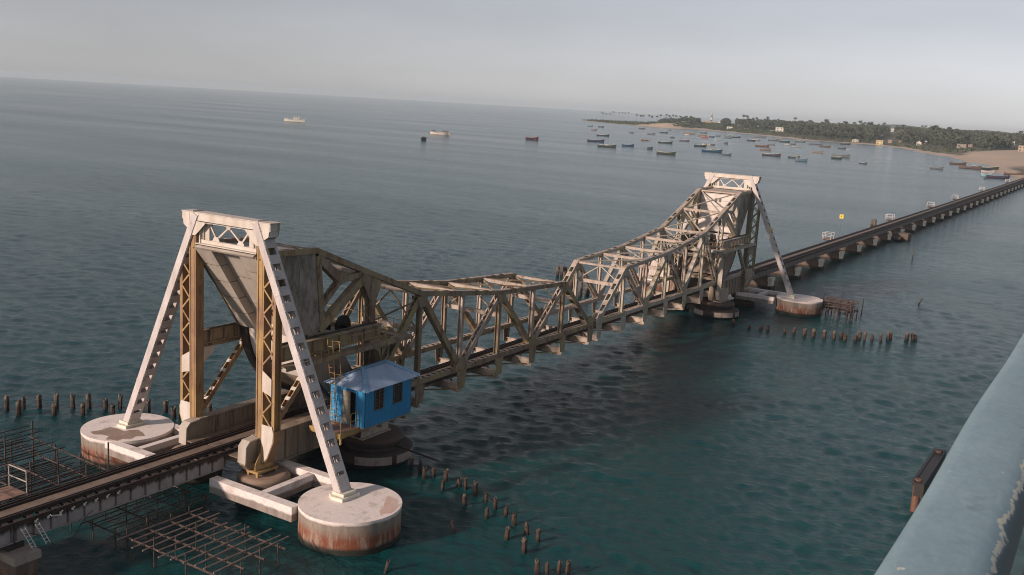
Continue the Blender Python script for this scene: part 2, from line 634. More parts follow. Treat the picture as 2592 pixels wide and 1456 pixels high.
        sg = obj('segment_girder', MB().prism(web, y - .22 - (.05 * s), y + .22 - (.05 * s)), M['girder'], t)
        tr = MB()
        for a0 in range(182, 272, 3):
            o0, o1 = seg_pt(a0, SEGR + .02), seg_pt(a0 + 3, SEGR + .02)
            i0, i1 = seg_pt(a0, SEGR - .22), seg_pt(a0 + 3, SEGR - .22)
            tr.prism([o0, o1, i1, i0], y - s * .10 - .28, y - s * .10 + .28)
        obj('tread', tr, M['tread'], sg)
        # side plate of the counterweight, in panels
        sp = MB().prism([(-.35, 14.02), (4.05, 13.93), (4.6, 9.2), (3.1, 8.9)], y + s * .10, y + s * .16)
        spo = obj('side_plate', sp, M['weight_side'], t)
        seam = MB()
        for xx in (1.55, 2.75):
            zlo = 14.0 - (xx + .35) * 5.1 / 3.45 if xx < 3.1 else 9.0
            seam.box(xx - .02, xx + .02, y + s * .16, y + s * .175, zlo + .15, 13.93)
        seam.bar((2.2, y + s * .165, 11.3), (4.3, y + s * .165, 11.25), .03, .04)
        obj('seam_strip', seam, M['weight_side'], spo)
    # counterweight box: two rear arms built of panels and a recessed middle
    cw = MB().prism([(.55, 13.9), (4.0, 13.85), (4.55, 9.25), (3.75, 8.95)], -2.40, 2.40)
    cwo = obj('counterweight', cw, M['weight'], t)
    a = Vector((-.42, 0, 14.1))
    b_ = Vector((3.12, 0, 8.85))
    d = b_ - a
    for s in (-1, 1):
        for k in range(5):
            p = a + d * (k / 5 + .004)
            q = a + d * ((k + 1) / 5 - .004)
            y0, y1 = sorted((s * 1.12, s * 2.46))
            pm = MB()
            pm.prism([(p.x, p.z), (q.x, q.z), (q.x + 1.0, q.z + .1), (p.x + 1.0, p.z + .1)], y0, y1)
            obj('rear_panel', pm, M['weight'], cwo)
    for k in range(3):
        p = a + d * (k / 3 + .003) + Vector((.62, 0, .02))
        q = a + d * ((k + 1) / 3 - .003) + Vector((.62, 0, .02))
        obj('rear_panel', MB().prism([(p.x, p.z), (q.x, q.z), (q.x + .2, q.z), (p.x + .2, p.z)], -1.1, 1.1), M['weight'], cwo)
    # curved plating between the treads below the box
    cp = MB()
    for a0 in range(180, 214, 3):
        o0, o1 = seg_pt(a0, 5.55), seg_pt(a0 + 3, 5.55)
        i0, i1 = seg_pt(a0, 5.3), seg_pt(a0 + 3, 5.3)
        cp.prism([o0, o1, i1, i0], -2.12, 2.12)
    obj('curved_plate', cp, M['weight_pale'], t)
    cp = MB()
    for a0 in range(212, 268, 4):
        o0, o1 = seg_pt(a0, 5.35), seg_pt(a0 + 4, 5.35)
        i0, i1 = seg_pt(a0, 5.1), seg_pt(a0 + 4, 5.1)
        cp.prism([o0, o1, i1, i0], -2.12, 2.12)
    obj('curved_plate', cp, M['girder'], t)
    # white channel-side face with boards and two hatches
    n = 6
    for k in range(n):
        z1 = 13.75 - k * .74
        z0 = z1 - .715
        xo = 4.02 + (13.85 - z1) * .12
        wtop = 2.2
        obj('face_board', MB().prism([(xo + .0, z1), (xo + .10, z1), (xo + .185, z0), (xo + .085, z0)], -wtop, wtop), M['weight_pale'], cwo)
    for yy in (-.25, .25):
        obj('hatch', MB().prism([(4.17, 13.3), (4.21, 13.3), (4.27, 12.85), (4.23, 12.85)], yy - .14, yy + .14), M['dark'], cwo)
    # lower inner plates, sloping towards the pivot
    obj('inner_plate', MB().prism([(4.75, 9.1), (4.95, 9.1), (6.6, 7.0), (6.4, 7.0)], -2.0, 2.0), M['weight_pale'], t)
    obj('inner_plate', MB().prism([(6.5, 6.9), (6.7, 6.9), (8.3, 4.6), (8.1, 4.6)], -2.0, 2.0), M['girder'], t)
    # cap of the box, chamfered corners
    obj('cap_plate', MB().prism([(-.5, 14.10), (-.35, 14.2), (4.2, 14.03), (4.2, 13.94), (-.4, 14.0)], -2.35, 2.35), M['weight'], t)
    # top laterals
    for i in range(1, 8):
        x, z = TOPN[i]
        obj('top_strut', laced_member((x, -W + .2, z - .05), (x, W - .2, z - .05), .3, .26, .5, (1, 0, 0)) if i in (1, 7) else MB().bar((x, -W + .2, z - .02), (x, W - .2, z - .02), .28, .26, (1, 0, 0)), M['truss_lit'], t)
        if i < 7:
            x1, z1 = TOPN[i + 1]
            obj('lateral_brace', MB().bar((x, -W + .25, z - .08), (x1, W - .25, z1 - .08), .13, .1), M['truss'], t)
            obj('lateral_brace', MB().bar((x, W - .25, z + .02), (x1, -W + .25, z1 + .02), .13, .1), M['truss'], t)
    # sway frames
    for x, z in ((14.55, 7.55), (24.65, 7.1), (34.75, 6.6)):
        obj('sway_strut', MB().bar((x, -W + .2, z), (x, W - .2, z), .3, .32, (1, 0, 0)), M['truss_lit'], t)
        zt = {14.55: 10.0, 24.65: 8.8, 34.75: 8.25}[x]
        for s in (-1, 1):
            obj('sway_brace', MB().bar((x, s * (W - .25), z + .1), (x, 0, zt), .1, .09, (1, 0, 0)), T, t)
    for s in (-1, 1):   # thin cross rods of the heel bay
        obj('cross_rod', MB().bar((9.6, s * (W - .2), 6.3), (14.4, -s * (W - .2), 9.6), .09, .09), M['truss'], t)
    # floor
    for i, x in enumerate(PAN):
        fb = MB()
        fb.box(x - .03, x + .03, -2.85, 2.85, 2.12, 2.66)
        fb.box(x - .16, x + .16, -2.85, 2.85, 2.66, 2.70)
        fb.box(x - .16, x + .16, -2.85, 2.85, 2.07, 2.12)
        obj('floor_beam', fb, M['truss_lit'], t)
        for s in (-1, 1):
            h = MB().prism([(x - .58, BOTZ - .15), (x + .58, BOTZ - .15), (x + .40, 2.36), (x - .40, 2.36)], s * 2.88 - .02, s * 2.88 + .02)
            h.box(x - .05, x + .05, min(s * 2.80, s * 2.68), max(s * 2.80, s * 2.68), 2.70, BOTZ - .15)
            obj('hanger_plate', h, M['truss'], t)
    for s in (-1, 1):
        st = MB()
        for a, b_ in zip(PAN[:-1], PAN[1:]):
            st.prism([(a + .04, 2.70), (b_ - .04, 2.70), (b_ - .04, 2.18), (b_ - .9, 2.34), ((a + b_) / 2, 2.42), (a + .9, 2.34), (a + .04, 2.18)], s * .78 - .07, s * .78 + .07)
        obj('stringer', st, M['girder'], t)
        lb = MB()
        for a, b_ in zip(PAN[:-1], PAN[1:]):
            lb.bar((a, s * 2.4, 2.2), (b_, -s * 2.4, 2.2), .12, .1)
        obj('bottom_lateral', lb, T, t)
    add_track(t, 9.2, 40.65)
    return t


SLEEPER = MB().box(-.125, .125, -1.16, 1.16, -.08, .06).mesh('sleeper', M['sleeper'])


def add_track(t, x0, x1, sleepers=True, plate=True):
    for s in (-1, 1):
        r = MB()
        r.box(x0, x1, s * .71 - .035, s * .71 + .035, RAIL - .02, RAIL + .02)
        r.box(x0, x1, s * .71 - .012, s * .71 + .012, RAIL - .12, RAIL - .02)
        r.box(x0, x1, s * .71 - .07, s * .71 + .07, RAIL - .145, RAIL - .12)
        obj('rail', r, M['rail'], t)
        g = MB().box(x0, x1, s * .50 - .03, s * .50 + .03, RAIL - .145, RAIL - .01)
        obj('guard_rail', g, M['rail'], t)
    if sleepers:
        x = x0 + .3
        while x < x1 - .1:
            o = obj('sleeper', SLEEPER, None, t, loc=(x, random.uniform(-.05, .05), RAIL - .205))
            x += .64
    else:
        sl = MB()
        x = x0 + .3
        while x < x1 - .1:
            sl.box(x - .12, x + .12, -1.16, 1.16, RAIL - .29, RAIL - .147)
            x += .64
        obj('sleeper', sl, M['sleeper'], t, kind='stuff')
    for s in (-1, 1):
        obj('edge_timber', MB().box(x0, x1, min(s * 1.165, s * 1.24), max(s * 1.165, s * 1.24), RAIL - .30, RAIL - .12), M['sleeper'], t)
    if plate:
        p = MB()
        x = x0 + .02
        while x < x1 - .2:
            xe = min(x + 2.4, x1 - .02)
            p.box(x, xe - .03, -.40, .40, RAIL - .145, RAIL - .115)
            x = xe
        obj('walk_plate', p, M['walk_plate'], t)


def make_tower():
    t = thing('bridge_tower', 'near steel tower on round footings with inclined legs, rusty posts and laced portal', 'bridge tower')
    P = M['post']
    for s in (-1, 1):
        ya, yb = s * 2.55, s * 3.00      # inner column
        po = MB()
        po.box(-.05, .05, min(ya, yb), max(ya, yb), 2.3, 15.4)
        for yy in (ya, yb):
            po.box(-.27, .27, yy - .025, yy + .025, 2.3, 15.4)
        po.box(-.285, -.255, min(ya, yb) + .09, max(ya, yb) - .09, 2.3, 15.4)
        for q in (-1, 1):
            for yy in (ya, yb):
                po.box(q * .28 - .02, q * .28 + .02, yy - .05, yy + .05, 2.3, 15.4)
        pobj = obj('post', po, P, t)
        oc = MB()
        y0, y1 = sorted((s * 3.70, s * 3.76))
        oc.box(-.25, .25, y0, y1, 4.3, 13.0)
        for q in (-1, 1):
            oc.box(q * .235 - .02, q * .235 + .02, min(s * 3.76, s * 3.92), max(s * 3.76, s * 3.92), 4.3, 13.0)
        obj('outer_chord', oc, P, pobj)
        for q in (-1, 1):
            z = 4.5
            k = 0
            while z < 12.6:
                if not 6.4 < z < 7.6:
                    obj('lacing_bar', MB().bar((q * .29, s * (3.02 if k % 2 else 3.72), z), (q * .29, s * (3.72 if k % 2 else 3.02), z + .72), .025, .10, (1, 0, 0)), P, pobj)
                z += .72
                k += 1
        # flared foot plates and half-way plates, facing along the track
        for q in (-1, 1):
            xx = q * .30
            obj('foot_plate', MB().prism([(s * 3.0, 4.6), (s * 3.80, 4.6), (s * 3.90, 4.25), (s * 3.86, 3.7), (s * 3.45, 2.7), (s * 3.1, 2.3), (s * 3.0, 2.3)], xx - .015, xx + .015, 'x'), M['portal'], pobj)
            obj('tie_plate', MB().prism([(s * 3.02, 7.75), (s * 3.72, 7.35), (s * 3.72, 6.35), (s * 3.02, 6.55)], xx - .017, xx + .017, 'x'), M['portal'], pobj)
        fl = MB()
        pts_ = [(3.92, 4.3), (3.92, 3.75), (3.5, 2.7), (3.15, 2.25)]
        for (u0, w0), (u1, w1) in zip(pts_[:-1], pts_[1:]):
            fl.bar((0, s * u0, w0), (0, s * u1, w1), .62, .05, (1, 0, 0))
        obj('foot_flange', fl, P, pobj)
        yc = s * 2.85
        sh = MB()
        sh.prism([(-.40, 3.3), (-.45, 3.0), (-.85, 2.35), (-.85, 1.95), (.55, 1.95), (.55, 2.4), (.42, 3.0), (.40, 3.3)], s * 2.42 - .02, s * 2.42 + .02)
        sh.prism([(-.40, 3.3), (-.45, 3.0), (-.85, 2.35), (-.85, 1.95), (.55, 1.95), (.55, 2.4), (.42, 3.0), (.40, 3.3)], s * 3.08 - .02, s * 3.08 + .02)
        sh.box(-.72, .42, yc - .28, yc + .2, 1.98, 2.3)
        sh.box(-.9, .7, yc - .5, yc + .42, 1.82, 1.95)
        for xx, yy in ((-.8, -.38), (-.8, .32), (.6, -.38), (.6, .32)):
            sh.box(xx - .07, xx + .07, yc + yy - .07, yc + yy + .07, 1.62, 1.82)
        obj('shoe', sh, P, pobj)
        obj('bracket', MB().prism([(.36, 7.9), (1.25, 7.9), (1.25, 7.55), (.36, 6.9)], s * 2.75 - .05, s * 2.75 + .05), M['portal'], t)
        # inclined leg with batten plates
        top = Vector((0, s * 2.42, 15.98))
        ft = Vector((0, s * 8.95, 1.95))
        lg = MB()
        for q in (-1, 1):
            lg.bar(top, ft, .07, .46, (1, 0, 0), (q * .40, 0))
            for w_ in (-1, 1):
                lg.bar(top, ft, .11, .03, (1, 0, 0), (q * .31, w_ * .215))
        lgo = obj('leg', lg, M['leg'], t)
        d = ft - top
        L = d.length
        d.normalize()
        nrm = d.cross(Vector((1, 0, 0))).normalized()
        bat = MB()
        bat.box(-.40, .40, -.26, .26, -.012, .012)
        bme = bat.mesh('batten_plate', M['leg'])
        rot = Matrix((Vector((1, 0, 0)), d, Vector((1, 0, 0)).cross(d))).transposed().to_quaternion()
        nb = 17
        for w_ in (-1, 1):
            for k in range(nb):
                c = top + d * (L * (k + .4) / nb) + nrm * (w_ * .243)
                o = obj('batten_plate', bme, None, lgo, loc=c)
                o.rotation_euler = rot.to_euler()
                if k in (0, nb - 1):
                    o.scale = (1, 1.75, 1)
        jb = MB()
        for k in (.27, .52, .78):
            c = top + d * (L * k)
            jb.bar(c - d * .02, c + d * .02, .90, .52, (1, 0, 0))
        obj('splice_band', jb, M['leg'], lgo)
        # portal gussets
        for q in (-1, 1):
            xx = q * .372
            obj('gusset_plate', MB().prism([(s * 1.55, 15.56), (s * 2.15, 15.0), (s * 2.45, 14.75), (s * 2.9, 14.75), (s * 2.9, 15.6)], xx - .012, xx + .012, 'x'), M['portal'], t)
            obj('gusset_plate', MB().prism([(s * 3.53, 16.05), (s * 3.42, 15.32), (s * 3.15, 15.15), (s * 2.92, 15.2), (s * 2.92, 16.05)], xx - .014, xx + .014, 'x'), M['portal'], t)
    beam = MB()
    beam.box(-.37, -.33, -3.55, 3.55, 15.62, 16.06)
    beam.box(.33, .37, -3.55, 3.55, 15.62, 16.06)
    beam.box(-.42, .42, -3.58, 3.58, 16.06, 16.10)
    beam.box(-.33, .33, -3.5, 3.5, 15.64, 15.68)
    for s in (-1, 1):
        beam.box(-.33, .33, min(s * 3.40, s * 3.45), max(s * 3.40, s * 3.45), 15.30, 16.05)
    obj('portal_beam', beam, M['portal'], t)
    fr = MB()
    fr.box(-.10, .10, -2.46, 2.46, 15.48, 15.60)
    fr.box(-.12, .12, -2.46, 2.46, 14.32, 14.52)
    obj('portal_frame', fr, M['portal'], t)
    for s in (-1, 1):
        obj('side_plate', MB().box(-.06, .06, min(s * 1.62, s * 1.98), max(s * 1.62, s * 1.98), 14.524, 15.476), M['portal'], t)
        obj('stiffener', MB().box(-.16, .16, min(s * 2.0, s * 2.06), max(s * 2.0, s * 2.06), 14.524, 15.476), M['portal'], t)
        obj('stiffener', MB().box(-.2, .2, min(s * 2.26, s * 2.32), max(s * 2.26, s * 2.32), 14.2, 15.476), M['portal'], t)
    obj('bottom_plate', MB().box(-.36, .36, -2.44, 2.44, 14.26, 14.315), M['portal'], t)
    for (ya, za, yb, zb) in ((-1.62, 15.44, -.95, 14.62), (-.95, 14.62, .05, 15.42), (.05, 15.42, 1.05, 14.62), (1.05, 14.62, 1.62, 15.44)):
        obj('portal_brace', MB().bar((0, ya, za), (0, yb, zb), .07, .10, (1, 0, 0)), M['portal'], t)
    for yy in (-.95, 1.05):
        obj('gusset_plate', MB().prism([(yy - .3, 14.53), (yy + .3, 14.53), (yy + .15, 14.78), (yy - .15, 14.78)], -.075, -.055, 'x'), M['portal'], t)
    obj('gusset_plate', MB().prism([(-.15, 15.47), (.25, 15.47), (.15, 15.3), (-.05, 15.3)], -.075, -.055, 'x'), M['portal'], t)
    # operating girders, braces, pivot columns
    for s in (-1, 1):
        yc = s * 3.12
        g = MB()
        g.box(.5, 9.75, yc - .03, yc + .03, 8.1, 8.84)
        g.box(.5, 9.75, yc - .2, yc + .2, 8.84, 8.90)
        g.box(.5, 9.75, yc - .2, yc + .2, 8.04, 8.10)
        for x in np.arange(1.2, 9.7, 1.15):
            g.box(x - .03, x + .03, yc - .17, yc + .17, 8.1, 8.84)
        obj('operating_girder', g, M['truss'], t)
        rk = MB().box(1.0, 9.7, s * 2.86 - .06, s * 2.86 + .06, 8.90, 9.0)
        obj('rack_bar', rk, M['dark'], t)
        wk = MB()
        y0, y1 = sorted((s * 3.34, s * 4.02))
        wk.box(.55, 11.9, y0, y1, 7.86, 7.92)
        wk.box(.55, 11.9, min(s * 3.98, s * 4.06), max(s * 3.98, s * 4.06), 7.68, 7.96)
        wk.box(.55, 11.9, min(s * 3.34, s * 3.30), max(s * 3.34, s * 3.30), 7.68, 7.86)
        obj('walkway', wk, M['truss'], t)
        rl = MB()
        for x in (3.4, 5.9, 7.0, 8.1, 9.2, 10.4, 11.8):
            rl.tube((x, s * 4.0, 7.9), (x, s * 4.0, 8.85), .022, n=6)
        rl.tube((5.9, s * 4.0, 8.85), (11.8, s * 4.0, 8.85), .02, n=6)
        rl.tube((5.9, s * 4.0, 8.4), (11.8, s * 4.0, 8.4), .018, n=6)
        rl.tube((11.8, s * 4.0, 8.85), (11.8, s * 3.35, 8.85), .02, n=6)
        obj('walkway_railing', rl, M['yellow_rail'], t)
        # diagonal brace: bars with square openings
        a = Vector((.42, s * 2.95, 4.0))
        b_ = Vector((4.25, s * 2.95, 8.1))
        bm_ = MB()
        for q in (-1, 1):
            bm_.bar(a, b_, .07, .30, (0, 1, 0), (q * .15, 0))
        d = (b_ - a)
        L = d.length
        d.normalize()
        bro = obj('brace', bm_, P, t)
        nrm_ = d.cross(Vector((0, 1, 0))).normalized()
        for k in range(9):
            p = a + d * (L * (k + .0) / 8.4)
            q_ = a + d * (L * (k + .34) / 8.4)
            for w_ in (-1, 1):
                obj('batten_plate', MB().bar(p + nrm_ * (w_ * .155), q_ + nrm_ * (w_ * .155), .38, .02), M['portal'], bro)
        # pivot column on its own pier
        pc = MB()
        x = 9.75
        yc = s * 3.3
        for q in (-1, 1):
            pc.box(x + q * .36 - .05, x + q * .36 + .05, yc - .26, yc + .26, 1.95, 8.05)
        pc.box(x - .31, x + .31, yc - .02, yc + .02, 1.95, 8.05)
        pc.prism([(x - 1.5, 8.03), (x + .5, 8.03), (x + .45, 7.6), (x - .42, 6.7), (x - .6, 7.2), (x - 1.4, 7.65)], yc - .26, yc + .26)
        pco = obj('pivot_column', pc, M['truss'], t)
        pl = MB()
        for z in np.arange(2.6, 7.0, .75):
            pl.bar((x - .3, yc + s * .27, z), (x + .3, yc + s * .27, z + .4), .03, .1)
        obj('lacing', pl, M['truss_lit'], pco, kind='stuff')
        pb = MB()
        pb.prism([(x - 2.2, 1.82), (x + .55, 1.82), (x + .5, 3.4), (x - .5, 3.5), (x - 1.0, 3.2), (x - 2.0, 3.3)], yc - .34, yc - .30)
        pb.prism([(x - 2.2, 1.82), (x + .55, 1.82), (x + .5, 3.4), (x - .5, 3.5), (x - 1.0, 3.2), (x - 2.0, 3.3)], yc + .30, yc + .34)
        pb.box(x - 2.2, x + .6, yc - .5, yc + .5, 1.72, 1.82)
        obj('column_base', pb, M['truss_lit'], pco)
    # machinery floor between the girders
    fl = MB().box(5.0, 9.6, -2.85, 2.85, 7.98, 8.04)
    obj('machinery_floor', fl, M['walk_plate'], t)
    dr = MB()
    dr.tube((6.9, -.9, 8.65), (6.9, .9, 8.65), .38, n=16)
    dr.tube((6.9, -.98, 8.65), (6.9, -.9, 8.65), .55, n=18)
    dr.tube((6.9, .9, 8.65), (6.9, .98, 8.65), .55, n=18)
    obj('winding_drum', dr, M['dark'], t)
    for (xx, yy) in ((8.0, -1.5), (8.6, 1.2)):
        gr = MB()
        gr.tube((xx, yy - .07, 8.75), (xx, yy + .07, 8.75), .68, n=20)
        gr.tube((xx, yy - .5, 8.75), (xx, yy + .5, 8.75), .12, n=8)
        obj('gear_wheel', gr, M['dark'], t)
    
    mc = MB().box(7.4, 8.2, -.3, .8, 8.04, 8.55)
    mc.box(5.6, 6.2, -2.0, -1.0, 8.04, 8.75)
    obj('gear_case', mc, M['grey_machine'], t)
    rl = MB()
    for yy in (-2.7, -1.4, 0, 1.4, 2.7):
        rl.tube((5.2, yy, 8.04), (5.2, yy, 9.0), .02, n=6)
    rl.tube((5.2, -2.7, 9.0), (5.2, 2.7, 9.0), .02, n=6)
    rl.tube((5.2, -2.7, 8.5), (5.2, 2.7, 8.5), .016, n=6)
    obj('floor_railing', rl, M['white_rail'], t)
    # cross walkway in front of the heel
    cw = MB().box(10.9, 11.8, -3.3, 3.3, 7.80, 7.9)
    cw.box(10.86, 10.9, -3.3, 3.3, 7.62, 7.95)
    cw.box(11.8, 11.84, -3.3, 3.3, 7.62, 7.95)
    obj('cross_walkway', cw, M['truss'], t)
    rl = MB()
    for yy in (-2.6, -1.3, 0, 1.3, 2.6):
        rl.tube((11.75, yy, 7.9), (11.75, yy, 8.8), .02, n=6)
    rl.tube((11.75, -3.3, 8.8), (11.75, 3.3, 8.8), .02, n=6)
    obj('walkway_railing', rl, M['yellow_rail'], t)
    return t


def make_track_girder(label, x, s, rz):
    t = thing('track_girder', label, 'girder', (x, 0, 0), rz, 'riveted box girders the rockers roll on')
    y0, y1 = sorted((s * 2.20, s * 2.76))
    prof = [(-1.25, 2.3), (-1.2, 3.35), (-.95, 3.62), (.2, 3.70), (10.4, 3.70), (10.4, 1.92), (-.9, 1.92)]
    g = MB().prism(prof, y0 + .05, y1 - .05)
    g.box(-.3, 10.4, y0 - .06, y1 + .06, 3.705, 3.78)
    g.box(-.8, 10.4, y0 - .06, y1 + .06, 1.84, 1.915)
    obj('girder_box', g, M['girder'], t)
    for x_ in np.arange(.8, 10.3, 1.05):
        st = MB()
        st.box(x_ - .04, x_ + .04, y0 - .03, y0 + .05, 1.92, 3.70)
        st.box(x_ - .04, x_ + .04, y1 - .05, y1 + .03, 1.92, 3.70)
        obj('stiffener', st, M['girder'], t)
    nose = MB().prism([(-1.32, 2.42), (-1.27, 3.4), (-.98, 3.70), (.25, 3.785), (.25, 3.71), (-.93, 3.625), (-1.19, 3.36), (-1.24, 2.42)], y0 - .03, y1 + .03)
    obj('nose_plate', nose, M['weight'], t)
    return t


# ------------------------------------------------------------------ build the lift bridge
leaf = make_leaf()
leaf2 = copy_tree(leaf)
leaf2.location = (D, 0, 0)
leaf2.rotation_euler = (0, 0, PI)
tag(leaf2, 'far bascule truss leaf, paler grey, with a whitish counterweight face turned to the channel', 'lift bridge leaf')
for o_ in (leaf, leaf2):
    o_['group'] = 'two bascule leaves meeting over the channel'
tower = make_tower()
tower2 = copy_tree(tower)
tower2.location = (D, 0, 0)
tower2.rotation_euler = (0, 0, PI)
tag(tower2, 'far pale steel tower with one white inclined leg crossing in front of the viaduct', 'bridge tower')
for o_ in (tower, tower2):
    o_['group'] = 'two towers of the lift bridge'

# the far half is in better, paler paint
PALE = {'truss_paint': weathered('far_truss_paint', (.50, .455, .41), (.33, .285, .24), RUST, .35, .12, yellow=(.36, .31, .2)),
        'rust_stained_post_paint': weathered('far_post_paint', (.38, .35, .30), (.26, .225, .17), RUST, .38, .15, yellow=(.30, .26, .12))}


def repaint(root):
    for ch in root.children_recursive:
        if ch.type == 'MESH' and ch.data.materials and ch.data.materials[0] and ch.data.materials[0].name in PALE:
            key = ch.data.name + '_pale'
            ch.material_slots[0].link = 'OBJECT'
            ch.material_slots[0].material = PALE[ch.data.materials[0].name]


repaint(leaf2)
repaint(tower2)

make_track_girder('brown riveted girder below the near tower on the blue cabin side', 0, -1, 0)
make_track_girder('brown riveted girder with pale rounded nose beyond the rails under the near tower', 0, 1, 0)
make_track_girder('grey riveted girder below the far tower on the camera side', D, 1, PI)
make_track_girder('dark riveted girder seen through the far leaf beyond its rails', D, -1, PI)


def make_span(label, x0, x1, near, group, mat, panels=True, sleepers=True):
    t = thing('girder_span', label, 'bridge span', ((x0 + x1) / 2, 0, 0), 0, group)
    h = (x1 - x0) / 2 - .04
    for s in (-1, 1):
        g = MB()
        y = s * 1.18
        g.box(-h, h, y - .02, y + .02, 1.93, 2.66)
        g.box(-h, h, y - .10, y + .10, 2.66, 2.70)
        g.box(-h, h, y - .10, y + .10, 1.88, 1.93)
        go = obj('girder', g, mat, t)
        n = 14
        if panels:
            sm = MB().box(-.035, .035, -.085, .085, 1.935, 2.655).mesh('stiffener', M['girder_rib'])
            for k in range(n + 1):
                obj('stiffener', sm, None, go, loc=(-h + .06 + (2 * h - .12) * k / n, y, 0))
        else:
            sm = MB()
            for k in range(n + 1):
                x = -h + .06 + (2 * h - .12) * k / n
                sm.box(x - .03, x + .03, y - .05, y + .05, 1.935, 2.655)
            obj('stiffener', sm, mat, go, kind='stuff')
    cb = MB()
    for k in range(5):
        x = -h + .4 + (2 * h - .8) * k / 4
        cb.box(x - .05, x + .05, -1.15, 1.15, 2.1, 2.6)
    obj('cross_frame', cb, mat, t)
    add_track(t, -h - .03, h + .03, sleepers)
    return t


PITCH_P = 12.72
s1 = make_span('grey plate girder span joining the near tower above the rusty scaffold grid', -1.3 - PITCH_P, -1.3, True, 'approach spans left of the near tower', M['deck_girder'])
s2 = make_span('grey plate girder span leaving the photograph at its left edge', -1.3 - 2 * PITCH_P, -1.3 - PITCH_P, True, 'approach spans left of the near tower', M['deck_girder'])
# the track also runs under the towers
for (x0, x1, lab) in ((-1.28, 9.15, 'stretch of rail track passing under the near tower'), (D - 9.15, D + 1.28, 'stretch of rail track passing under the far tower')):
    t = thing('rail_track', lab, 'rail track', ((x0 + x1) / 2, 0, 0))
    h = (x1 - x0) / 2
    cb = MB()
    for s in (-1, 1):
        cb.box(-h, h, s * .78 - .1, s * .78 + .1, 2.2, 2.68)
    for k in range(5):
        x = -h + .5 + (2 * h - 1) * k / 4
        cb.box(x - .1, x + .1, -2.1, 2.1, 2.1, 2.5)
    obj('stringer', cb, M['girder'], t)
    add_track(t, -h, h)
    dk = MB()
    for s in (-1, 1):
        y0, y1 = sorted((s * 1.32, s * 2.12))
        dk.box(-h, h, y0, y1, 2.62, 2.68)
    obj('side_plating', dk, M['walk_plate'], t)

# viaduct to the shore: it bends very slightly away from the camera
NSP = 38
VX0 = D + 1.3


def via_y(x):
    return 0.0000075 * max(0, x - 120) ** 2


base_near = make_span('first plate girder span of the viaduct beyond the far tower', VX0, VX0 + PITCH_P, False, 'plate girder spans of the viaduct to the shore', M['far_girder'], panels=False, sleepers=True)
base_far = None
for i in range(1, NSP):
    if i == 3:
        base_far = make_span('tmp', VX0 + i * PITCH_P, VX0 + (i + 1) * PITCH_P, False, 'plate girder spans of the viaduct to the shore', M['far_girder'], panels=False, sleepers=False)
        o_ = base_far
    else:
        o_ = copy_tree(base_near if i < 3 else base_far)
    xm = VX0 + (i + .5) * PITCH_P
    o_.location = (xm, via_y(xm), 0)
    o_.rotation_euler = (0, 0, 2 * 0.0000075 * max(0, xm - 120))
    o_['label'] = nth(i + 1) + ' plate girder span of the viaduct beyond the far tower'

# viaduct piers
pb_ = thing('viaduct_pier', 'x', 'bridge pier', (VX0 + PITCH_P, 0, 0), 0, 'stubby piers of the viaduct')
obj('shaft', MB().box(-.62, .62, -1.75, 1.75, -1.5, 1.55), M['viaduct_pier'], pb_)
cp_ = MB().box(-.70, .70, -1.72, 1.72, 1.55, 1.80)
obj('cap', cp_, M['viaduct_pier'], pb_)
for s in (-1, 1):
    hb = MB()
    y0, y1 = sorted((s * 1.72, s * 2.22))
    hb.box(-.60, .60, y0, y1, .45, 1.60)
    hb.box(-.72, .72, min(s * 1.70, s * 2.30), max(s * 1.70, s * 2.30), 1.18, 1.63)
    obj('pier_head', hb, M['pier_white'], pb_)

bs_ = MB().box(-.95, .95, -2.35, 2.35, -1.5, .42)
obj('base', bs_, M['pivot_pier'], pb_)
tiltrnd = random.Random(3)
for i in range(NSP - 1):
    o_ = pb_ if i == 0 else copy_tree(pb_)
    x = VX0 + (i + 1) * PITCH_P
    o_.location = (x, via_y(x), 0)
    o_['label'] = nth(i + 1) + ' white-headed pier of the viaduct counted from the far tower'
# left pier
for k, (x, lab) in enumerate(((-1.3 - PITCH_P, 'brown concrete pier with pale cap in the bottom left corner'),)):
    t = thing('viaduct_pier', lab, 'bridge pier', (x, 0, 0))
    obj('shaft', MB().box(-.55, .55, -2.2, 2.2, -1.5, 1.25), M['footing'], t)
    obj('cap', MB().box(-.66, .66, -2.32, 2.32, 1.25, 1.62), M['pier_band'], t)
    obj('bearing', MB().box(-.4, .4, -1.4, -.95, 1.62, 1.88).box(-.4, .4, .95, 1.4, 1.62, 1.88), M['dark'], t)
# a square concrete block footing beside the viaduct
t = thing('block_footing', 'large weathered concrete block sticking out below the viaduct near its seventh pier', 'concrete block', (VX0 + 7.5 * PITCH_P, -3.0, 0))
bk = MB().box(-1.6, 1.6, -1.6, 1.6, -1, 1.45)
bk.box(-4.5, -1.6, -.6, .8, .4, .8)
obj('block', bk, M['viaduct_pier'], t)
for z in (.25, .85):
    obj('course', MB().box(-1.66, 1.66, -1.66, 1.66, z, z + .5), M['viaduct_pier'], t)

# ------------------------------------------------------------------ footings, caissons and tie beams
def make_caisson(label, x, y, dx=-.35):
    t = thing('caisson', label, 'bridge footing', (x, y, 0), 0, 'round whitewashed caissons under the inclined legs')
    dr = MB().lathe([(2.72, -2.5), (2.73, .2), (2.74, 1.2), (2.76, 1.80)], dx, 0, 64)
    obj('drum', dr, M['caisson'], t)
    return t


def add_pedestal(t, s):
    pd = MB().prism([(-.75, -.55), (.6, -.6), (.75, .1), (.55, .62), (-.5, .6), (-.8, .2)], 1.80, 1.98, 'z')
    pd.prism([(-.52, -.42), (.5, -.42), (.5, .42), (-.52, .42)], 1.98, 2.14, 'z')
    obj('pedestal', pd, M['pier_white'], t)


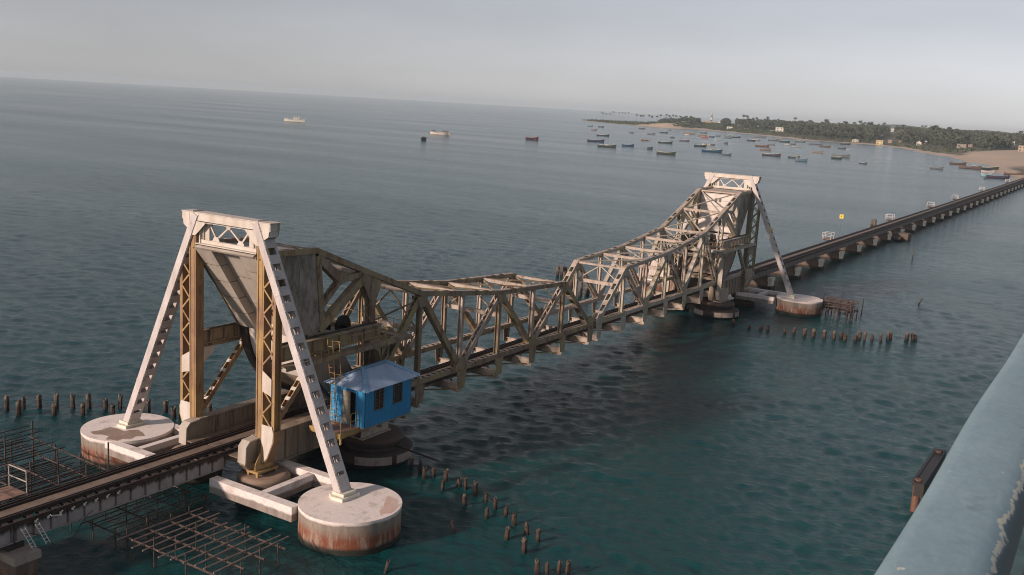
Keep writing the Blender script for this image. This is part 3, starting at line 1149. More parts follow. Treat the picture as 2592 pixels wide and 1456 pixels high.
def make_tie_frame(label, x, s, rz):
    t = thing('tie_frame', label, 'tie beams', (x, 0, 0), rz, 'pairs of whitewashed tie beams between footings')
    for (x0, x1, yi, yo) in ((-2.85, -2.28, 1.62, 7.9), (1.45, 1.98, 2.6, 7.4)):
        y0, y1 = sorted((s * yi, s * yo))
        obj('beam', MB().box(x0, x1, y0, y1, .95, 1.77), M['tie_beam'], t)
    y0, y1 = sorted((s * 5.0, s * 5.42))
    obj('cross_beam', MB().box(-2.26, 1.43, y0, y1, 1.0, 1.74), M['tie_beam'], t)
    return t


def make_footing(label, x, y):
    t = thing('post_footing', label, 'bridge footing', (x, y, 0), 0, 'round footings under the upright posts')
    obj('cap', MB().lathe([(1.2, .78), (1.42, .85), (1.5, 1.1), (1.5, 1.45), (1.40, 1.58), (1.2, 1.62)], 0, 0, 40), M['footing'], t)
    obj('shaft', MB().lathe([(1.12, -2.5), (1.12, .80)], 0, 0, 32), M['pivot_pier'], t)
    obj('collar', MB().lathe([(1.3, -.1), (1.55, -.05), (1.6, .28), (1.4, .38), (1.15, .4)], 0, 0, 32), M['footing'], t)
    return t


def make_pivot_pier(label, x, y):
    t = thing('pivot_pier', label, 'bridge pier', (x, y, 0), 0, 'round stepped piers under the pivot columns')
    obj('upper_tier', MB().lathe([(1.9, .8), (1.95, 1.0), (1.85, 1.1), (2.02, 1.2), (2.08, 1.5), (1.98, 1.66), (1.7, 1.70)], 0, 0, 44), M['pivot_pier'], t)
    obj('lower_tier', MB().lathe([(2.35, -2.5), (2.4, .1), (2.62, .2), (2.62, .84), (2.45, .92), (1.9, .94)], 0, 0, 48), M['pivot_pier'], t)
    for a0, a1 in ((195, 248), (256, 300), (60, 118), (126, 165), (5, 45)):
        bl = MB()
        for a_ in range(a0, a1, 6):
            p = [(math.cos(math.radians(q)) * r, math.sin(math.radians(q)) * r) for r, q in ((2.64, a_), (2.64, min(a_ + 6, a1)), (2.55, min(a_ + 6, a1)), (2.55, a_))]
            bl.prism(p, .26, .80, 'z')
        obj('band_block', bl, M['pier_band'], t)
    return t


for (x, y, s, lab) in ((0, -9.75, -1, 'big round whitewashed caisson nearest the camera, rust stained above the water'), (0, 8.75, 1, 'round whitewashed caisson on the left with a brown patch on its top'),
                       (D, -9.9, -1, 'round whitewashed caisson at the foot of the far white leg'), (D, 9.3, 1, 'round caisson half hidden behind the far tower')):
    c_ = make_caisson(lab, x, y, -.35 if x == 0 else .35)
    add_pedestal(c_, s)
    ped = c_.children[-1] if c_.children[-1].name.startswith('pedestal') else [k for k in c_.children if k.name.startswith('pedestal')][0]
    ped.location = (0, s * 8.98 - y, 0)
PATCH_A = [(-2.46, 9.61), (-1.8, 9.4), (-1.1, 9.47), (-1.0, 8.9), (-1.03, 8.2), (-.6, 8.1), (-.32, 7.8), (-.5, 7.1), (-.77, 6.56), (-1.2, 6.9), (-1.62, 6.75), (-2.0, 7.1), (-2.38, 7.05), (-2.5, 7.5), (-2.7, 7.75), (-2.2, 8.1), (-2.28, 8.64), (-2.6, 9.0)]
PATCH_B = [(1.48, -10.79), (1.55, -11.2), (1.40, -11.6), (1.1, -11.8), (.80, -12.15), (.3, -12.25), (-.14, -12.36), (-.5, -12.1), (-.78, -12.2), (-.3, -11.7), (.3, -11.5), (.9, -11.1)]


def worn_patch(c_, pts_, mat):
    pt = MB().prism([(x - c_.location.x, y - c_.location.y) for x, y in pts_], 1.801, 1.806, 'z')
    obj('bare_patch', pt, mat, c_)


M['bare'] = weathered('bare_brown_screed', (.34, .25, .19), (.24, .17, .13), (.5, .42, .38), .45, .1)
M['pinkish'] = weathered('pink_worn_lime', (.60, .40, .32), (.70, .56, .50), (.42, .24, .18), .4, .15)
CAIS = [o_ for o_ in scene.objects if o_.name.startswith('caisson')]
worn_patch(CAIS[1], PATCH_A, M['bare'])
worn_patch(CAIS[0], PATCH_B, M['pinkish'])
make_tie_frame('whitewashed tie beams linking the near round caisson to the post footing', 0, -1, 0)
make_tie_frame('whitewashed tie beams in front of the left caisson beyond the rails', 0, 1, 0)
make_tie_frame('whitewashed tie beams reaching to the far caisson below the white leg', D, 1, PI)
make_tie_frame('tie beams behind the far tower, mostly hidden', D, -1, PI)
make_footing('brown round footing under the near post beside the near tie beams', 0, -2.9)
make_footing('brown round footing under the left post beyond the rails', 0, 2.9)
make_footing('round footing under the camera-side post of the far tower', D, -2.9)
make_footing('round footing under the hidden post of the far tower', D, 2.9)
make_pivot_pier('dark stepped round pier below the blue cabin', 9.5, -3.0)
make_pivot_pier('dark stepped round pier behind the blue cabin pier', 9.5, 3.0)
make_pivot_pier('dark stepped round pier with pale blocks under the far pivot column', D - 9.5, -3.0)
make_pivot_pier('stepped round pier hidden behind the far pivot pier', D - 9.5, 3.0)

# ------------------------------------------------------------------ operator cabins
def make_hut(label, loc, rz, wall, roofm, ridge):
    t = thing('operator_cabin', label, 'cabin', loc, rz, 'operator cabins beside the pivots')
    Lx, Ly, H = 4.42, 2.78, 2.36
    Z = 3.62

    def corr(p, u, v, lu, lv, holes, name, period=.22, amp=.014):
        """sheet of corrugated panels with openings; p origin, u,v unit vectors, n outward"""
        p = Vector(p)
        u = Vector(u)
        v = Vector(v)
        n_ = u.cross(v)
        mb = MB()
        xs = np.arange(0, lu + 1e-6, period / 2)
        cuts = sorted(set([0, lv] + [q for h in holes for q in (h[2], h[3])]))
        for i in range(len(xs) - 1):
            xc = (xs[i] + xs[i + 1]) / 2
            for z0, z1 in zip(cuts[:-1], cuts[1:]):
                zc = (z0 + z1) / 2
                if any(h[0] < xc < h[1] and h[2] < zc < h[3] for h in holes):
                    continue
                a = amp if i % 2 else -amp
                b2 = -a
                q = [p + u * xs[i] + v * z0 + n_ * a, p + u * xs[i + 1] + v * z0 + n_ * b2, p + u * xs[i + 1] + v * z1 + n_ * b2, p + u * xs[i] + v * z1 + n_ * a]
                mb.add(q, [(0, 1, 2, 3)])
        return obj(name, mb, wall, t)
    wins = [(.80, 1.64, .95, 2.28), (2.60, 3.44, .95, 2.26)]
    y0 = -Ly
    corr((0, y0, Z), (1, 0, 0), (0, 0, 1), Lx, H, wins, 'wall')
    corr((0, 0, Z), (0, -1, 0), (0, 0, 1), Ly, H, [(1.0, 2.05, .05, 2.1)], 'wall')
    corr((Lx, 0, Z), (-1, 0, 0), (0, 0, 1), Lx, H, [], 'wall')
    corr((Lx, y0, Z), (0, 1, 0), (0, 0, 1), Ly, H, [], 'wall')
    # floor, black block for the unlit inside, underframe
    obj('floor', MB().box(.02, Lx - .02, y0 + .02, -.02, Z - .1, Z), M['girder'], t)
    obj('room_shade_block', MB().box(.5, Lx - .3, y0 + .35, -.3, Z + .01, Z + H - .1), M['interior'], t)  # black block filling the room in place of its shade
    uf = MB()
    for x in (.5, 1.7, 2.9, 4.0):
        uf.box(x - .08, x + .08, y0 + .1, .3, Z - .36, Z - .1)
    uf.box(0, Lx, y0 + .3, y0 + .45, Z - .24, Z - .11)
    uf.bar((.5, y0 + .3, Z - .2), (.9, .2, 2.2), .12, .12)
    uf.bar((3.9, y0 + .3, Z - .2), (3.6, .2, 2.2), .12, .12)
    obj('underframe', uf, M['girder'], t)
    # windows
    for h in wins:
        fr = MB()
        for (a0, a1, b0, b1) in ((h[0], h[0] + .07, h[2], h[3]), (h[1] - .07, h[1], h[2], h[3]), (h[0] + .07, h[1] - .07, h[2], h[2] + .07), (h[0] + .07, h[1] - .07, h[3] - .07, h[3]),
                                 ((h[0] + h[1]) / 2 - .03, (h[0] + h[1]) / 2 + .03, h[2] + .07, h[3] - .07)):
            fr.box(a0, a1, y0 - .05, y0 + .03, Z + b0, Z + b1)
        for k in range(1, 6):
            zz = Z + h[2] + (h[3] - h[2]) * k / 6
            fr.box(h[0] + .07, h[1] - .07, y0 - .03, y0 - .015, zz - .012, zz + .012)
        w_ = obj('window', fr, M['window_frame'], t)
        for (a0, a1) in ((h[0] + .07, (h[0] + h[1]) / 2 - .03), ((h[0] + h[1]) / 2 + .03, h[1] - .07)):
            obj('pane', MB().box(a0, a1, y0 + .0, y0 + .012, Z + h[2] + .07, Z + h[3] - .07), M['glass'], w_)
    # door: left half shut, right half open on the dark room
    d_ = obj('door', MB().box(-.03, .02, -1.60, -1.02, Z + .05, Z + 2.08), M['door'], t)
    obj('door', MB().bar((0.03, -2.03, Z + 1.07), (.5, -2.06, Z + 1.07), .04, 2.0, (0, 1, 0)), M['door'], t)
    fr = MB()
    for (a0, a1, b0, b1) in ((-1.02, -.95, 0, 2.16), (-2.12, -2.05, 0, 2.16), (-2.05, -1.02, 2.09, 2.16)):
        fr.box(-.05, .03, a0, a1, Z + b0, Z + b1)
    obj('door_frame', fr, M['blue_wall'], t)
    # hipped corrugated roof
    e = .36
    ze = Z + H + .02
    zr = ze + .88
    A = Vector((-e, y0 - e, ze))
    B = Vector((Lx + e, y0 - e, ze))
    C_ = Vector((Lx + e, e * .6, ze))
    D_ = Vector((-e, e * .6, ze))
    ym = (A.y + C_.y) / 2
    R1 = Vector((1.25, ym, zr))
    R2 = Vector((Lx - 1.0, ym, zr))

    def roofside(e0, e1, r0, r1, n):
        mb = MB()
        nn = (e1 - e0).cross(r0 - e0).normalized()
        for i in range(n):
            t0, t1 = i / n, (i + 1) / n

            def up_(tt):
                # top of the strip that starts at tt on the eave and runs square to it
                base = e0.lerp(e1, tt)
                ex = (e1 - e0).normalized()
                u_ = (base - e0).dot(ex)
                ur0 = (r0 - e0).dot(ex)
                ur1 = (r1 - e0).dot(ex)
                Lr = (e1 - e0).length
                if u_ < ur0:
                    k = u_ / max(ur0, 1e-6)
                elif u_ > ur1:
                    k = (Lr - u_) / max(Lr - ur1, 1e-6)
                else:
                    k = 1
                perp = (r0 - e0) - ex * ur0
                return base + perp * k
            sg = 1 if i % 2 else -1
            o0, o1 = nn * (.034 * sg), nn * (-.034 * sg)
            mb.add([e0.lerp(e1, t0) + o0, e0.lerp(e1, t1) + o1, up_(t1) + o1, up_(t0) + o0], [(0, 1, 2, 3)])
        return mb
    ro = obj('roof', roofside(A, B, R1, R2, 46), roofm, t)
    obj('roof_slope', roofside(D_, A, R1, R1, 30), roofm, ro)
    obj('roof_slope', roofside(C_, D_, R2, R1, 46), roofm, ro)
    obj('roof_slope', roofside(B, C_, R2, R2, 30), roofm, ro)
    for (p, q) in ((R1, R2), (A, R1), (B, R2), (C_, R2), (D_, R1)):
        rd = MB().bar(p + Vector((0, 0, .03)), q + Vector((0, 0, .05)), .30, .03, (1, 0, 0) if abs((q - p).y) > .3 else (0, 1, 0))
        obj('ridge_cap', rd, ridge, ro)
    return t


make_hut('blue corrugated cabin with hipped pale blue roof hanging over the water by the near pivot', (5.13, -3.2, 0), 0, M['blue_wall'], M['blue_roof'], M['blue_ridge'])
make_hut('whitish cabin glimpsed through the far leaf beyond its track', (D - 5.13, 3.2, 0), PI, M['white_wall'], M['white_wall'], M['white_wall'])

# landing in front of the blue cabin
t = thing('cabin_landing', 'rusty landing with yellowed rails in front of the blue cabin door', 'landing', (3.5, -3.2, 0))
dk = MB()
for k in range(7):
    obj('deck_plank', MB().box(k * .232 + .0, k * .232 + .222, -2.3, .1, 3.54, 3.60), M['plank'], t)
fr = MB().box(0, 1.63, -2.36, -2.3, 3.3, 3.62)
fr.box(-.06, 0, -2.36, .1, 3.3, 3.62)
fr.bar((.3, -2.3, 3.3), (.4, .1, 2.1), .1, .1)
fr.box(-.05, .05, -2.38, -2.28, 2.95, 3.3)
obj('frame', fr, M['yellow_rail'], t)
rl = MB()
for (x, y) in ((0.02, -2.3), (0.02, -1.1), (.02, -.1), (1.5, -2.3)):
    rl.tube((x, y, 3.6), (x, y, 4.66), .028, n=6)
for z in (4.12, 4.64):
    rl.tube((.02, -2.3, z), (.02, -.1, z), .024, n=6)
for z in (4.12, 4.6):
    rl.tube((.9, -2.3, z), (1.6, -2.3, z), .024, n=6)
rl.tube((.9, -2.3, 3.6), (.9, -2.3, 4.6), .026, n=6)
obj('railing', rl, M['yellow_rail'], t)
# caged ladder up to the walkway
t = thing('caged_ladder', 'tall yellowed caged ladder rising from the cabin landing to the walkway', 'ladder', (4.95, -3.75, 0))
ld = MB()
top = Vector((-.75, -.15, 8.9))
for yy in (-.2, .2):
    ld.tube((0, yy, 3.6), (top.x, top.y + yy, top.z), .028, n=6)
obj('stile', ld, M['yellow_rail'], t)
rg = MB()
for k in range(15):
    f_ = k / 15
    p = Vector((top.x * f_, top.y * f_, 3.8 + 5.0 * f_))
    rg.tube(p + Vector((0, -.2, 0)), p + Vector((0, .2, 0)), .016, n=5)
obj('rungs', rg, M['yellow_rail'], t, kind='stuff')
for f_ in (.35, .55, .78, .95):
    p = Vector((top.x * f_, top.y * f_, 3.6 + 5.3 * f_))
    hp = MB()
    pts = [p + Vector((.75 * math.sin(a_), -.36 * math.cos(a_), 0)) for a_ in np.linspace(0, PI, 9)]
    for a_, b_ in zip(pts[:-1], pts[1:]):
        hp.bar(a_, b_, .03, .05, (0, 0, 1))
    obj('cage_hoop', hp, M['yellow_rail'], t)
cg = MB()
for a_ in (.7, PI / 2, 2.4):
    q = Vector((.75 * math.sin(a_), -.36 * math.cos(a_), 0))
    cg.bar(Vector((top.x * .35, top.y * .35, 3.6 + 5.3 * .35)) + q, Vector((top.x * .95, top.y * .95, 3.6 + 5.3 * .95)) + q, .035, .02)
obj('cage_bar', cg, M['yellow_rail'], t)
t = thing('wall_ladder', 'short blue ladder leaning on the cabin wall left of its door', 'ladder', (5.02, -3.62, 0))
ld = MB()
for yy in (-.16, .16):
    ld.tube((-.25, yy, 3.62), (-.02, yy, 5.75), .02, n=6)
for k in range(8):
    x = -.25 + .23 * (k + .6) / 8.5
    z = 3.62 + 2.1 * (k + .6) / 8.5
    ld.tube((x, -.16, z), (x, .16, z), .014, n=5)
obj('ladder_frame', ld, M['blue_ridge'], t)

# ------------------------------------------------------------------ piles
def make_pile(label, x, y, h, r, group, lean=None):
    rnd = random.Random(int(x * 131 + y * 17))
    t_ = thing('pile_stump', label, 'pile', (x, y, 0), rnd.uniform(0, 6), group)
    n = 9
    v = []
    prof = [(1.0, -1.2), (1.0, h * .35), (.95, h * .72), (1.04, h * .82), (.98, h), (.5, h + .03)]
    lx, ly = (rnd.uniform(-.05, .05), rnd.uniform(-.05, .05)) if lean is None else lean
    mb = MB()
    vs_ = []
    for k, (q, z) in enumerate(prof):
        for i in range(n):
            a_ = 2 * PI * i / n
            rr = r * q * rnd.uniform(.86, 1.12)
            zz = z + (rnd.uniform(-.12, .1) if k >= 4 else 0)
            vs_.append((rr * math.cos(a_) + lx * z, rr * math.sin(a_) + ly * z, zz))
    fs = []
    for k in range(len(prof) - 1):
        for i in range(n):
            fs.append((k * n + i, k * n + (i + 1) % n, (k + 1) * n + (i + 1) % n, (k + 1) * n + i))
    fs.append(tuple(range((len(prof) - 1) * n, len(prof) * n)))
    mb.add(vs_, fs)
    obj('stump', mb, M['pile'], t_)
    return t_


near_piles = [(9.45, -6.29), (9.2, -7.2), (8.59, -7.97), (9.1, -8.31), (9.05, -9.3), (7.73, -10.03), (8.77, -10.51), (8.77, -11.0), (8.49, -11.91), (6.63, -12.43), (7.86, -13.08), (7.48, -14.02), (6.06, -14.36),
              (7.0, -15.04), (6.35, -16.01), (4.4, -16.77), (5.55, -17.35), (5.27, -18.23), (3.62, -18.37), (1.95, -20.15), (2.74, -20.96), (2.2, -20.6), (2.86, -21.4)]
rp = random.Random(11)
for i, (x, y) in enumerate(near_piles):
    make_pile(nth(i + 1) + ' stump from the blue cabin pier in the curving pile row', x, y, rp.uniform(.5, .8), rp.uniform(.11, .15), 'pile row right of the near caisson')
left_piles = [(-.32, 22.11), (-.47, 20.43), (.59, 21.59), (1.32, 20.79), (2.09, 19.95), (1.09, 18.72), (2.84, 19.13), (2.36, 17.32), (3.57, 18.34), (4.14, 17.25), (3.71, 15.84), (5.0, 16.79), (5.71, 14.58), (6.51, 13.71), (6.08, 12.32), (6.61, 12.2), (8.12, 11.0)]
for i, (x, y) in enumerate(left_piles):
    make_pile(nth(i + 1) + ' dark stump from the left edge behind the left caisson', x, y, rp.uniform(.75, 1.05), rp.uniform(.15, .19), 'pile row behind the left caisson')
right_piles = [(68.43, -6.4), (67.44, -8.59), (68.29, -9.66), (68.31, -10.45), (68.42, -12.32), (68.83, -13.22), (68.75, -14.39), (68.74, -15.36), (69.32, -16.42), (69.37, -17.44), (71.23, -17.79), (69.94, -18.48), (70.64, -19.41),
               (72.22, -19.49), (71.45, -20.2), (72.32, -20.82), (72.7, -21.67), (73.75, -22.21), (74.82, -22.28), (75.6, -23.79), (76.16, -24.33), (76.4, -24.6)]
for i, (x, y) in enumerate(right_piles):
    make_pile(nth(i + 1) + ' stump from the far pivot pier along its pile row', x, y, rp.uniform(.5, 1.0) if i > 4 else rp.uniform(.35, .55), rp.uniform(.15, .22), 'pile row right of the far leaf', (rp.uniform(-.12, .12), rp.uniform(-.12, .12)))
back_piles = [(80.22, 23.35), (80.66, 22.9), (81.5, 22.84), (82.3, 22.2), (74.32, 17.91), (71.19, 14.83), (71.14, 13.94), (69.48, 13.96), (70.79, 13.6), (72.5, 16.4), (77, 20.5)]
for i, (x, y) in enumerate(back_piles):
    make_pile(nth(i + 1) + ' dark stump of the cluster behind the joint of the leaves', x, y, rp.uniform(1.0, 1.5), rp.uniform(.2, .26), 'pile cluster behind the far leaf')
for i, (x, y, h, r, lab) in enumerate(((196.5, 6.4, 1.9, .42, 'thick pile standing in the water behind the second railed refuge'), (198.5, 7.4, 1.6, .36, 'second thick pile close behind the refuge pile'),
                                       (148.7, -10.8, 1.5, .1, 'thin lone stake in the open water right of the viaduct'), (101.0, -20.5, .7, .12, 'small leaning stick in the water right of the far scaffold'))):
    make_pile(lab, x, y, h, r, 'single stakes and piles near the viaduct', (.5, .2) if i == 3 else None)


def onz(px_, py_, z=0.0):
    d = FW + RT * ((px_ - 1296) / FPX) - UP * ((py_ - 728) / FPX)
    t_ = (z - CAM.z) / d.z
    return CAM + d * t_


# broken stakes close to the near caisson
for (px_, py_, lab) in ((1150, 1350, 'dark broken stake just above the water right of the near caisson'), (975, 1450, 'leaning yellowed stake at the bottom edge below the near caisson')):
    p = onz(px_, py_)
    make_pile(lab, p.x, p.y, .55, .09, 'single broken stakes by the near caisson', (.5, -.3))

# ------------------------------------------------------------------ scaffolds
def bars(t, name, segs, r, mat):
    for (a, b_) in segs:
        obj(name, MB().tube(a, b_, r, n=6), mat, t)


rs = random.Random(21)
t = thing('scaffold_grid', 'rusty scaffold grid just above the water in front of the near deck span', 'scaffold', (-7, -6, 0))
segs = []
for k in range(11):
    y = 3.0 - k * .62
    x0 = -2.6 + rs.uniform(-.3, .3) + (0 if k < 6 else .2)
    segs.append(((x0, y, 1.02 + rs.uniform(-.04, .04)), (2.4 + rs.uniform(-.5, .4), y + rs.uniform(-.15, .15), 1.02 + rs.uniform(-.06, .06))))
bars(t, 'rod', segs, .042, M['scaffold_pale'])
segs = [((x, 3.2, .93), (x + rs.uniform(-.15, .15), -3.9, .93)) for x in (-2.2, -.95, .35, 1.6)]
bars(t, 'ledger', segs, .055, M['scaffold'])
segs = []
for x in (-2.2, -.95, .35, 1.6):
    for y in (-3.6, -1.3, 1.0, 3.0):
        segs.append(((x, y, -1.0), (x + rs.uniform(-.08, .08), y + rs.uniform(-.08, .08), rs.uniform(1.1, 1.7))))
bars(t, 'upright', segs, .04, M['scaffold'])
t = thing('scaffold_grid', 'dark scaffold rods under the near deck span behind the rusty grid', 'scaffold', (-6, 0, 0))
segs = []
for k in range(12):
    y = -2.2 + k * .45
    segs.append(((-3.6 + rs.uniform(-.4, .4), y, .95 + rs.uniform(-.1, .1)), (3.0 + rs.uniform(-.4, .4), y, .95 + rs.uniform(-.1, .1))))
bars(t, 'rod', segs, .03, M['scaffold'])
segs = [((x, y, -1), (x, y, rs.uniform(1.0, 1.6))) for x in (-3.2, -1.2, .8, 2.6) for y in (-2, -.2, 1.6, 3.0)]
bars(t, 'upright', segs, .035, M['scaffold'])
bars(t, 'ledger', [((x, -2.4, .88), (x, 3.2, .88)) for x in (-3.2, -1.2, .8, 2.6)], .04, M['scaffold'])
t = thing('scaffold_grid', 'tall rusty scaffold at the left edge beyond the rails', 'scaffold', (-7.5, 8, 0))
segs = []
for k in range(20):
    y = -3.6 + k * .40
    z = 1.35 + (0 if k < 11 else .25)
    segs.append(((-4.6 + rs.uniform(-.6, .4), y, z), (2.6 + rs.uniform(-.9, .8) - k * .02, y + rs.uniform(-.1, .1), z + rs.uniform(-.05, .05))))
    if k % 2 == 0:
        segs.append(((-4.6, y, .75), (2.2, y, .75)))
for k in range(3):
    segs.append(((-4.6, 2.6 + k * .7, 2.2), (2.6, 2.7 + k * .7, 2.25)))
bars(t, 'rod', segs, .035, M['scaffold'])
segs = [((x, -3.8, 1.27), (x + .1, 4.2, 1.5)) for x in (-4.0, -2.2, -.4, 1.3, 2.6)]
bars(t, 'ledger', segs, .045, M['scaffold'])
segs = []
for x in (-4.0, -2.2, -.4, 1.3, 2.7):
    for y in (-3.4, -.8, 1.6, 3.9):
        segs.append(((x, y, -1), (x + rs.uniform(-.06, .06), y, rs.uniform(1.6, 3.0))))
bars(t, 'upright', segs, .05, M['scaffold'])
t = thing('scaffold_grid', 'dense tangled rusty scaffold right of the far caisson', 'scaffold', (84.0, -14.0, 0))
for k in range(26):
    x, y = rs.uniform(-4.2, 3.4), rs.uniform(-2.4, 2.6)
    obj('upright', MB().tube((x, y, -1), (x + rs.uniform(-.15, .15), y + rs.uniform(-.15, .15), rs.uniform(1.2, 2.2)), .065, n=5), M['scaffold'], t)
for k in range(44):
    y = rs.uniform(-2.5, 2.7)
    x0 = rs.uniform(-4.5, 0)
    z = rs.choice((.9, 1.25, 1.6)) + rs.uniform(-.1, .1)
    if k % 2:
        a, b_ = (x0, y, z), (x0 + rs.uniform(2.5, 4.5), y + rs.uniform(-.4, .4), z + rs.uniform(-.2, .2))
    else:
        a, b_ = (x0 + 2, -2.5 + rs.uniform(0, 1), z), (x0 + 2 + rs.uniform(-.5, .5), 2.6 - rs.uniform(0, 1), z + rs.uniform(-.2, .2))
    obj('rod', MB().tube(a, b_, .05, n=5), M['scaffold'], t)
# short dark spar near the pivot pier
t = thing('fallen_spar', 'dark spar leaning from the pivot pier over the first stumps', 'spar', (9.4, -6.4, 0))
obj('spar', MB().tube((-.1, 1.6, 1.25), (.5, -2.0, .75), .06, n=6), M['dark'], t)

# ------------------------------------------------------------------ refuges along the viaduct
def make_refuge(label, x, y, s=1, group='railed refuges along the viaduct', board=False):
    t_ = thing('track_refuge', label, 'refuge platform', (x, y, 0), 0, group)
    for k in range(5):
        obj('deck_plank', MB().box(-1.0 + k * .4, -.62 + k * .4, 0, s * 1.5 if s > 0 else 0, 2.78, 2.84), M['plank'], t_)
    rl = MB()
    for (a, b_) in ((-1, 0), (-1, 1.5), (1, 1.5), (1, 0), (0, 1.5)):
        rl.tube((a, b_, 2.84), (a, b_, 3.95), .035, n=6)
    for z in (3.4, 3.95):
        rl.tube((-1, 0, z), (-1, 1.5, z), .032, n=6)
        rl.tube((-1, 1.5, z), (1, 1.5, z), .032, n=6)
        rl.tube((1, 1.5, z), (1, 0, z), .032, n=6)
    obj('railing', rl, M['white_rail'], t_)
    br = MB()
    for a in (-.5, .5):
        br.bar((a, -.5, 1.9), (a, 1.3, 2.76), .1, .12)
        br.bar((a, -.3, 2.7), (a, 1.4, 2.7), .1, .14)
    obj('bracket', br, M['dark'], t_)
    if board:
        obj('board', MB().box(-1.02, 1.0, 1.54, 1.57, 2.95, 3.95), M['cream_board'], t_)
    return t_


for i, (x, b_) in enumerate(((139.5, False), (190.5, False), (241, True), (282, True), (341, False), (420, False))):
    make_refuge(nth(i + 1) + ' white railed refuge beyond the viaduct track counted from the far tower', x, 1.35 + via_y(x), 1, board=b_)
M['white_rail_'] = M['white_rail']
M['white_rail'] = plain('dull_refuge_rail', (.33, .29, .25), .6, .25)
make_refuge('wooden refuge platform with white rails at the left edge beyond the near track', -12.6, 1.55, 1, None)
M['white_rail'] = M['white_rail_']
for (x, y, z, lab, mt_, r_) in ((147.5, 2.1, 6.3, 'small square yellow sign on a thin pole above the first refuge', M['yellow_sign'], 0), (349, 2.6, 6.6, 'small dark disc sign on a pole beyond the viaduct', M['dark'], 1)):
    t = thing('track_sign', lab, 'sign', (x, y + via_y(x), 0))
    obj('pole', MB().tube((0, 0, 2.2), (0, 0, z), .03, n=6), M['grey_machine'], t)
    if r_:
        obj('sign_plate', MB().tube((-.03, 0, z), (.03, 0, z), .5, n=14), mt_, t)
    else:
        pl = MB().box(-.05, -.02, -.36, .36, z - .4, z + .36)
        po = obj('sign_plate', pl, mt_, t)
        obj('sign_mark', MB().box(-.062, -.052, -.05, .10, z - .15, z + .12), M['dark'], po)
t = thing('tower_lamp', 'small yellow lamp on the white leg of the far tower', 'lamp', (D - .1, -5.6, 9.6))
obj('lamp_head', MB().box(-.16, .16, -.16, .16, 0, .36).box(-.05, .05, -.05, .3, -.1, 0), M['yellow_sign'], t)

# hanging ladders and conduit at the left pier
for (x, lab) in ((-13.75, 'white hanging ladder above the bottom left pier, the left one of two'), (-13.05, 'white hanging ladder above the bottom left pier, the right one of two')):
    t = thing('hanging_ladder', lab, 'ladder', (x, -1.55, 0), 0, 'two white hanging ladders by the left pier')
    ld = MB()
    for k in (-.1, .1):
        ld.bar((k, 0, 2.6), (k + .25, -.45, 1.66), .03, .03)
    for k in range(6):
        f_ = (k + .5) / 6
        ld.bar((-.1 + .25 * f_, -.45 * f_, 2.6 - .94 * f_), (.1 + .25 * f_, -.45 * f_, 2.6 - .94 * f_), .025, .025)
    obj('ladder_frame', ld, M['white_rail'], t)
t = thing('white_conduit', 'short white pipe lying along the edge of the near deck span', 'pipe', (-12.0, -1.42, 2.62))
obj('pipe', MB().tube((-.25, 0, .05), (.3, -.02, -.08), .035, n=8), M['white_rail'], t)
t = thing('slack_cable', 'thin black cable drooping below the left deck span', 'cable', (-12.4, -1.4, 0))
cb = MB()
pts = [Vector((-1.2 + 3.6 * f_, -.02, 2.2 - 1.9 * math.sin(f_ * PI) ** 2 * (.3 + .7 * f_))) for f_ in np.linspace(0, 1, 13)]
for a, b_ in zip(pts[:-1], pts[1:]):
    cb.tube(a, b_, .018, n=5, caps=False)
obj('cable', cb, M['dark'], t)
for k in range(8):
    x = -13.0 + k * .64
    t = thing('sleeper_clip', nth(k + 1) + ' pale clip from the left along the edge of the near deck span', 'clip', (x, -1.36, 2.66), 0, 'pale clips along the deck edge')
    obj('clip', MB().box(-.05, .05, -.04, .02, -.08, .03).bar((.03, -.02, .02), (.12, -.02, .06), .035, .035), M['cream_board'], t)

# broken fender near the road bridge
M['rusty_post'] = weathered('rusty_fender_post', (.20, .10, .06), (.11, .055, .035), (.05, .028, .02), .45, .2)
t = thing('broken_fender', 'dark broken fender beam on a rusty post beside the blue handrail', 'fender', (23.9, -34.15, 0))
obj('post', MB().tube((0, 0, -2), (0, .02, 2.05), .26, .22, n=12), M['rusty_post'], t)
obj('post', MB().tube((6.6, -.15, -2), (6.6, -.1, 2.15), .28, .25, n=12), M['scaffold'], t)
obj('beam', MB().box(-.6, 7.4, -.45, .1, 1.15, 1.98), M['dark'], t)
obj('cap_rail', MB().box(-.5, 7.2, .12, .3, 1.75, 2.02), M['dark'], t)

# ------------------------------------------------------------------ road bridge railing in the foreground
mt, nt, b = new_mat('peeling_blue_handrail')
raw, off, st = coords(nt, (.35, 1, 1))
n1 = noise(nt, off, 3.0, 6, .6)
c = mixc(nt, ramp(nt, n1, [(.3, (0, 0, 0)), (.7, (1, 1, 1))]), (.255, .365, .41), (.195, .295, .34))
n5 = noise(nt, off, 55, 6, .75)
c = mixc(nt, .6, c, ramp(nt, n5, [(.25, (.72, .74, .75)), (.75, (1.2, 1.2, 1.18))]), 'MULTIPLY')
n6 = noise(nt, off, 14, 5, .7)
c = mixc(nt, ramp(nt, n6, [(.60, (0, 0, 0)), (.72, (.55, .55, .55))]), c, (.15, .20, .21))
n7 = noise(nt, off, 38, 3, .6)
c = mixc(nt, ramp(nt, n7, [(.735, (0, 0, 0)), (.75, (1, 1, 1))]), c, (.55, .56, .50))
sep = nt.nodes.new('ShaderNodeSeparateXYZ')
nt.links.new(raw, sep.inputs[0])
n2 = noise(nt, off, 26, 5, .65)
side = nt.nodes.new('ShaderNodeMapRange')
side.inputs[1].default_value = .012
side.inputs[2].default_value = .004
wob = nt.nodes.new('ShaderNodeMath')
wob.operation = 'MULTIPLY_ADD'
n8 = noise(nt, off, 18, 4, .6)
nt.links.new(n8, wob.inputs[0])
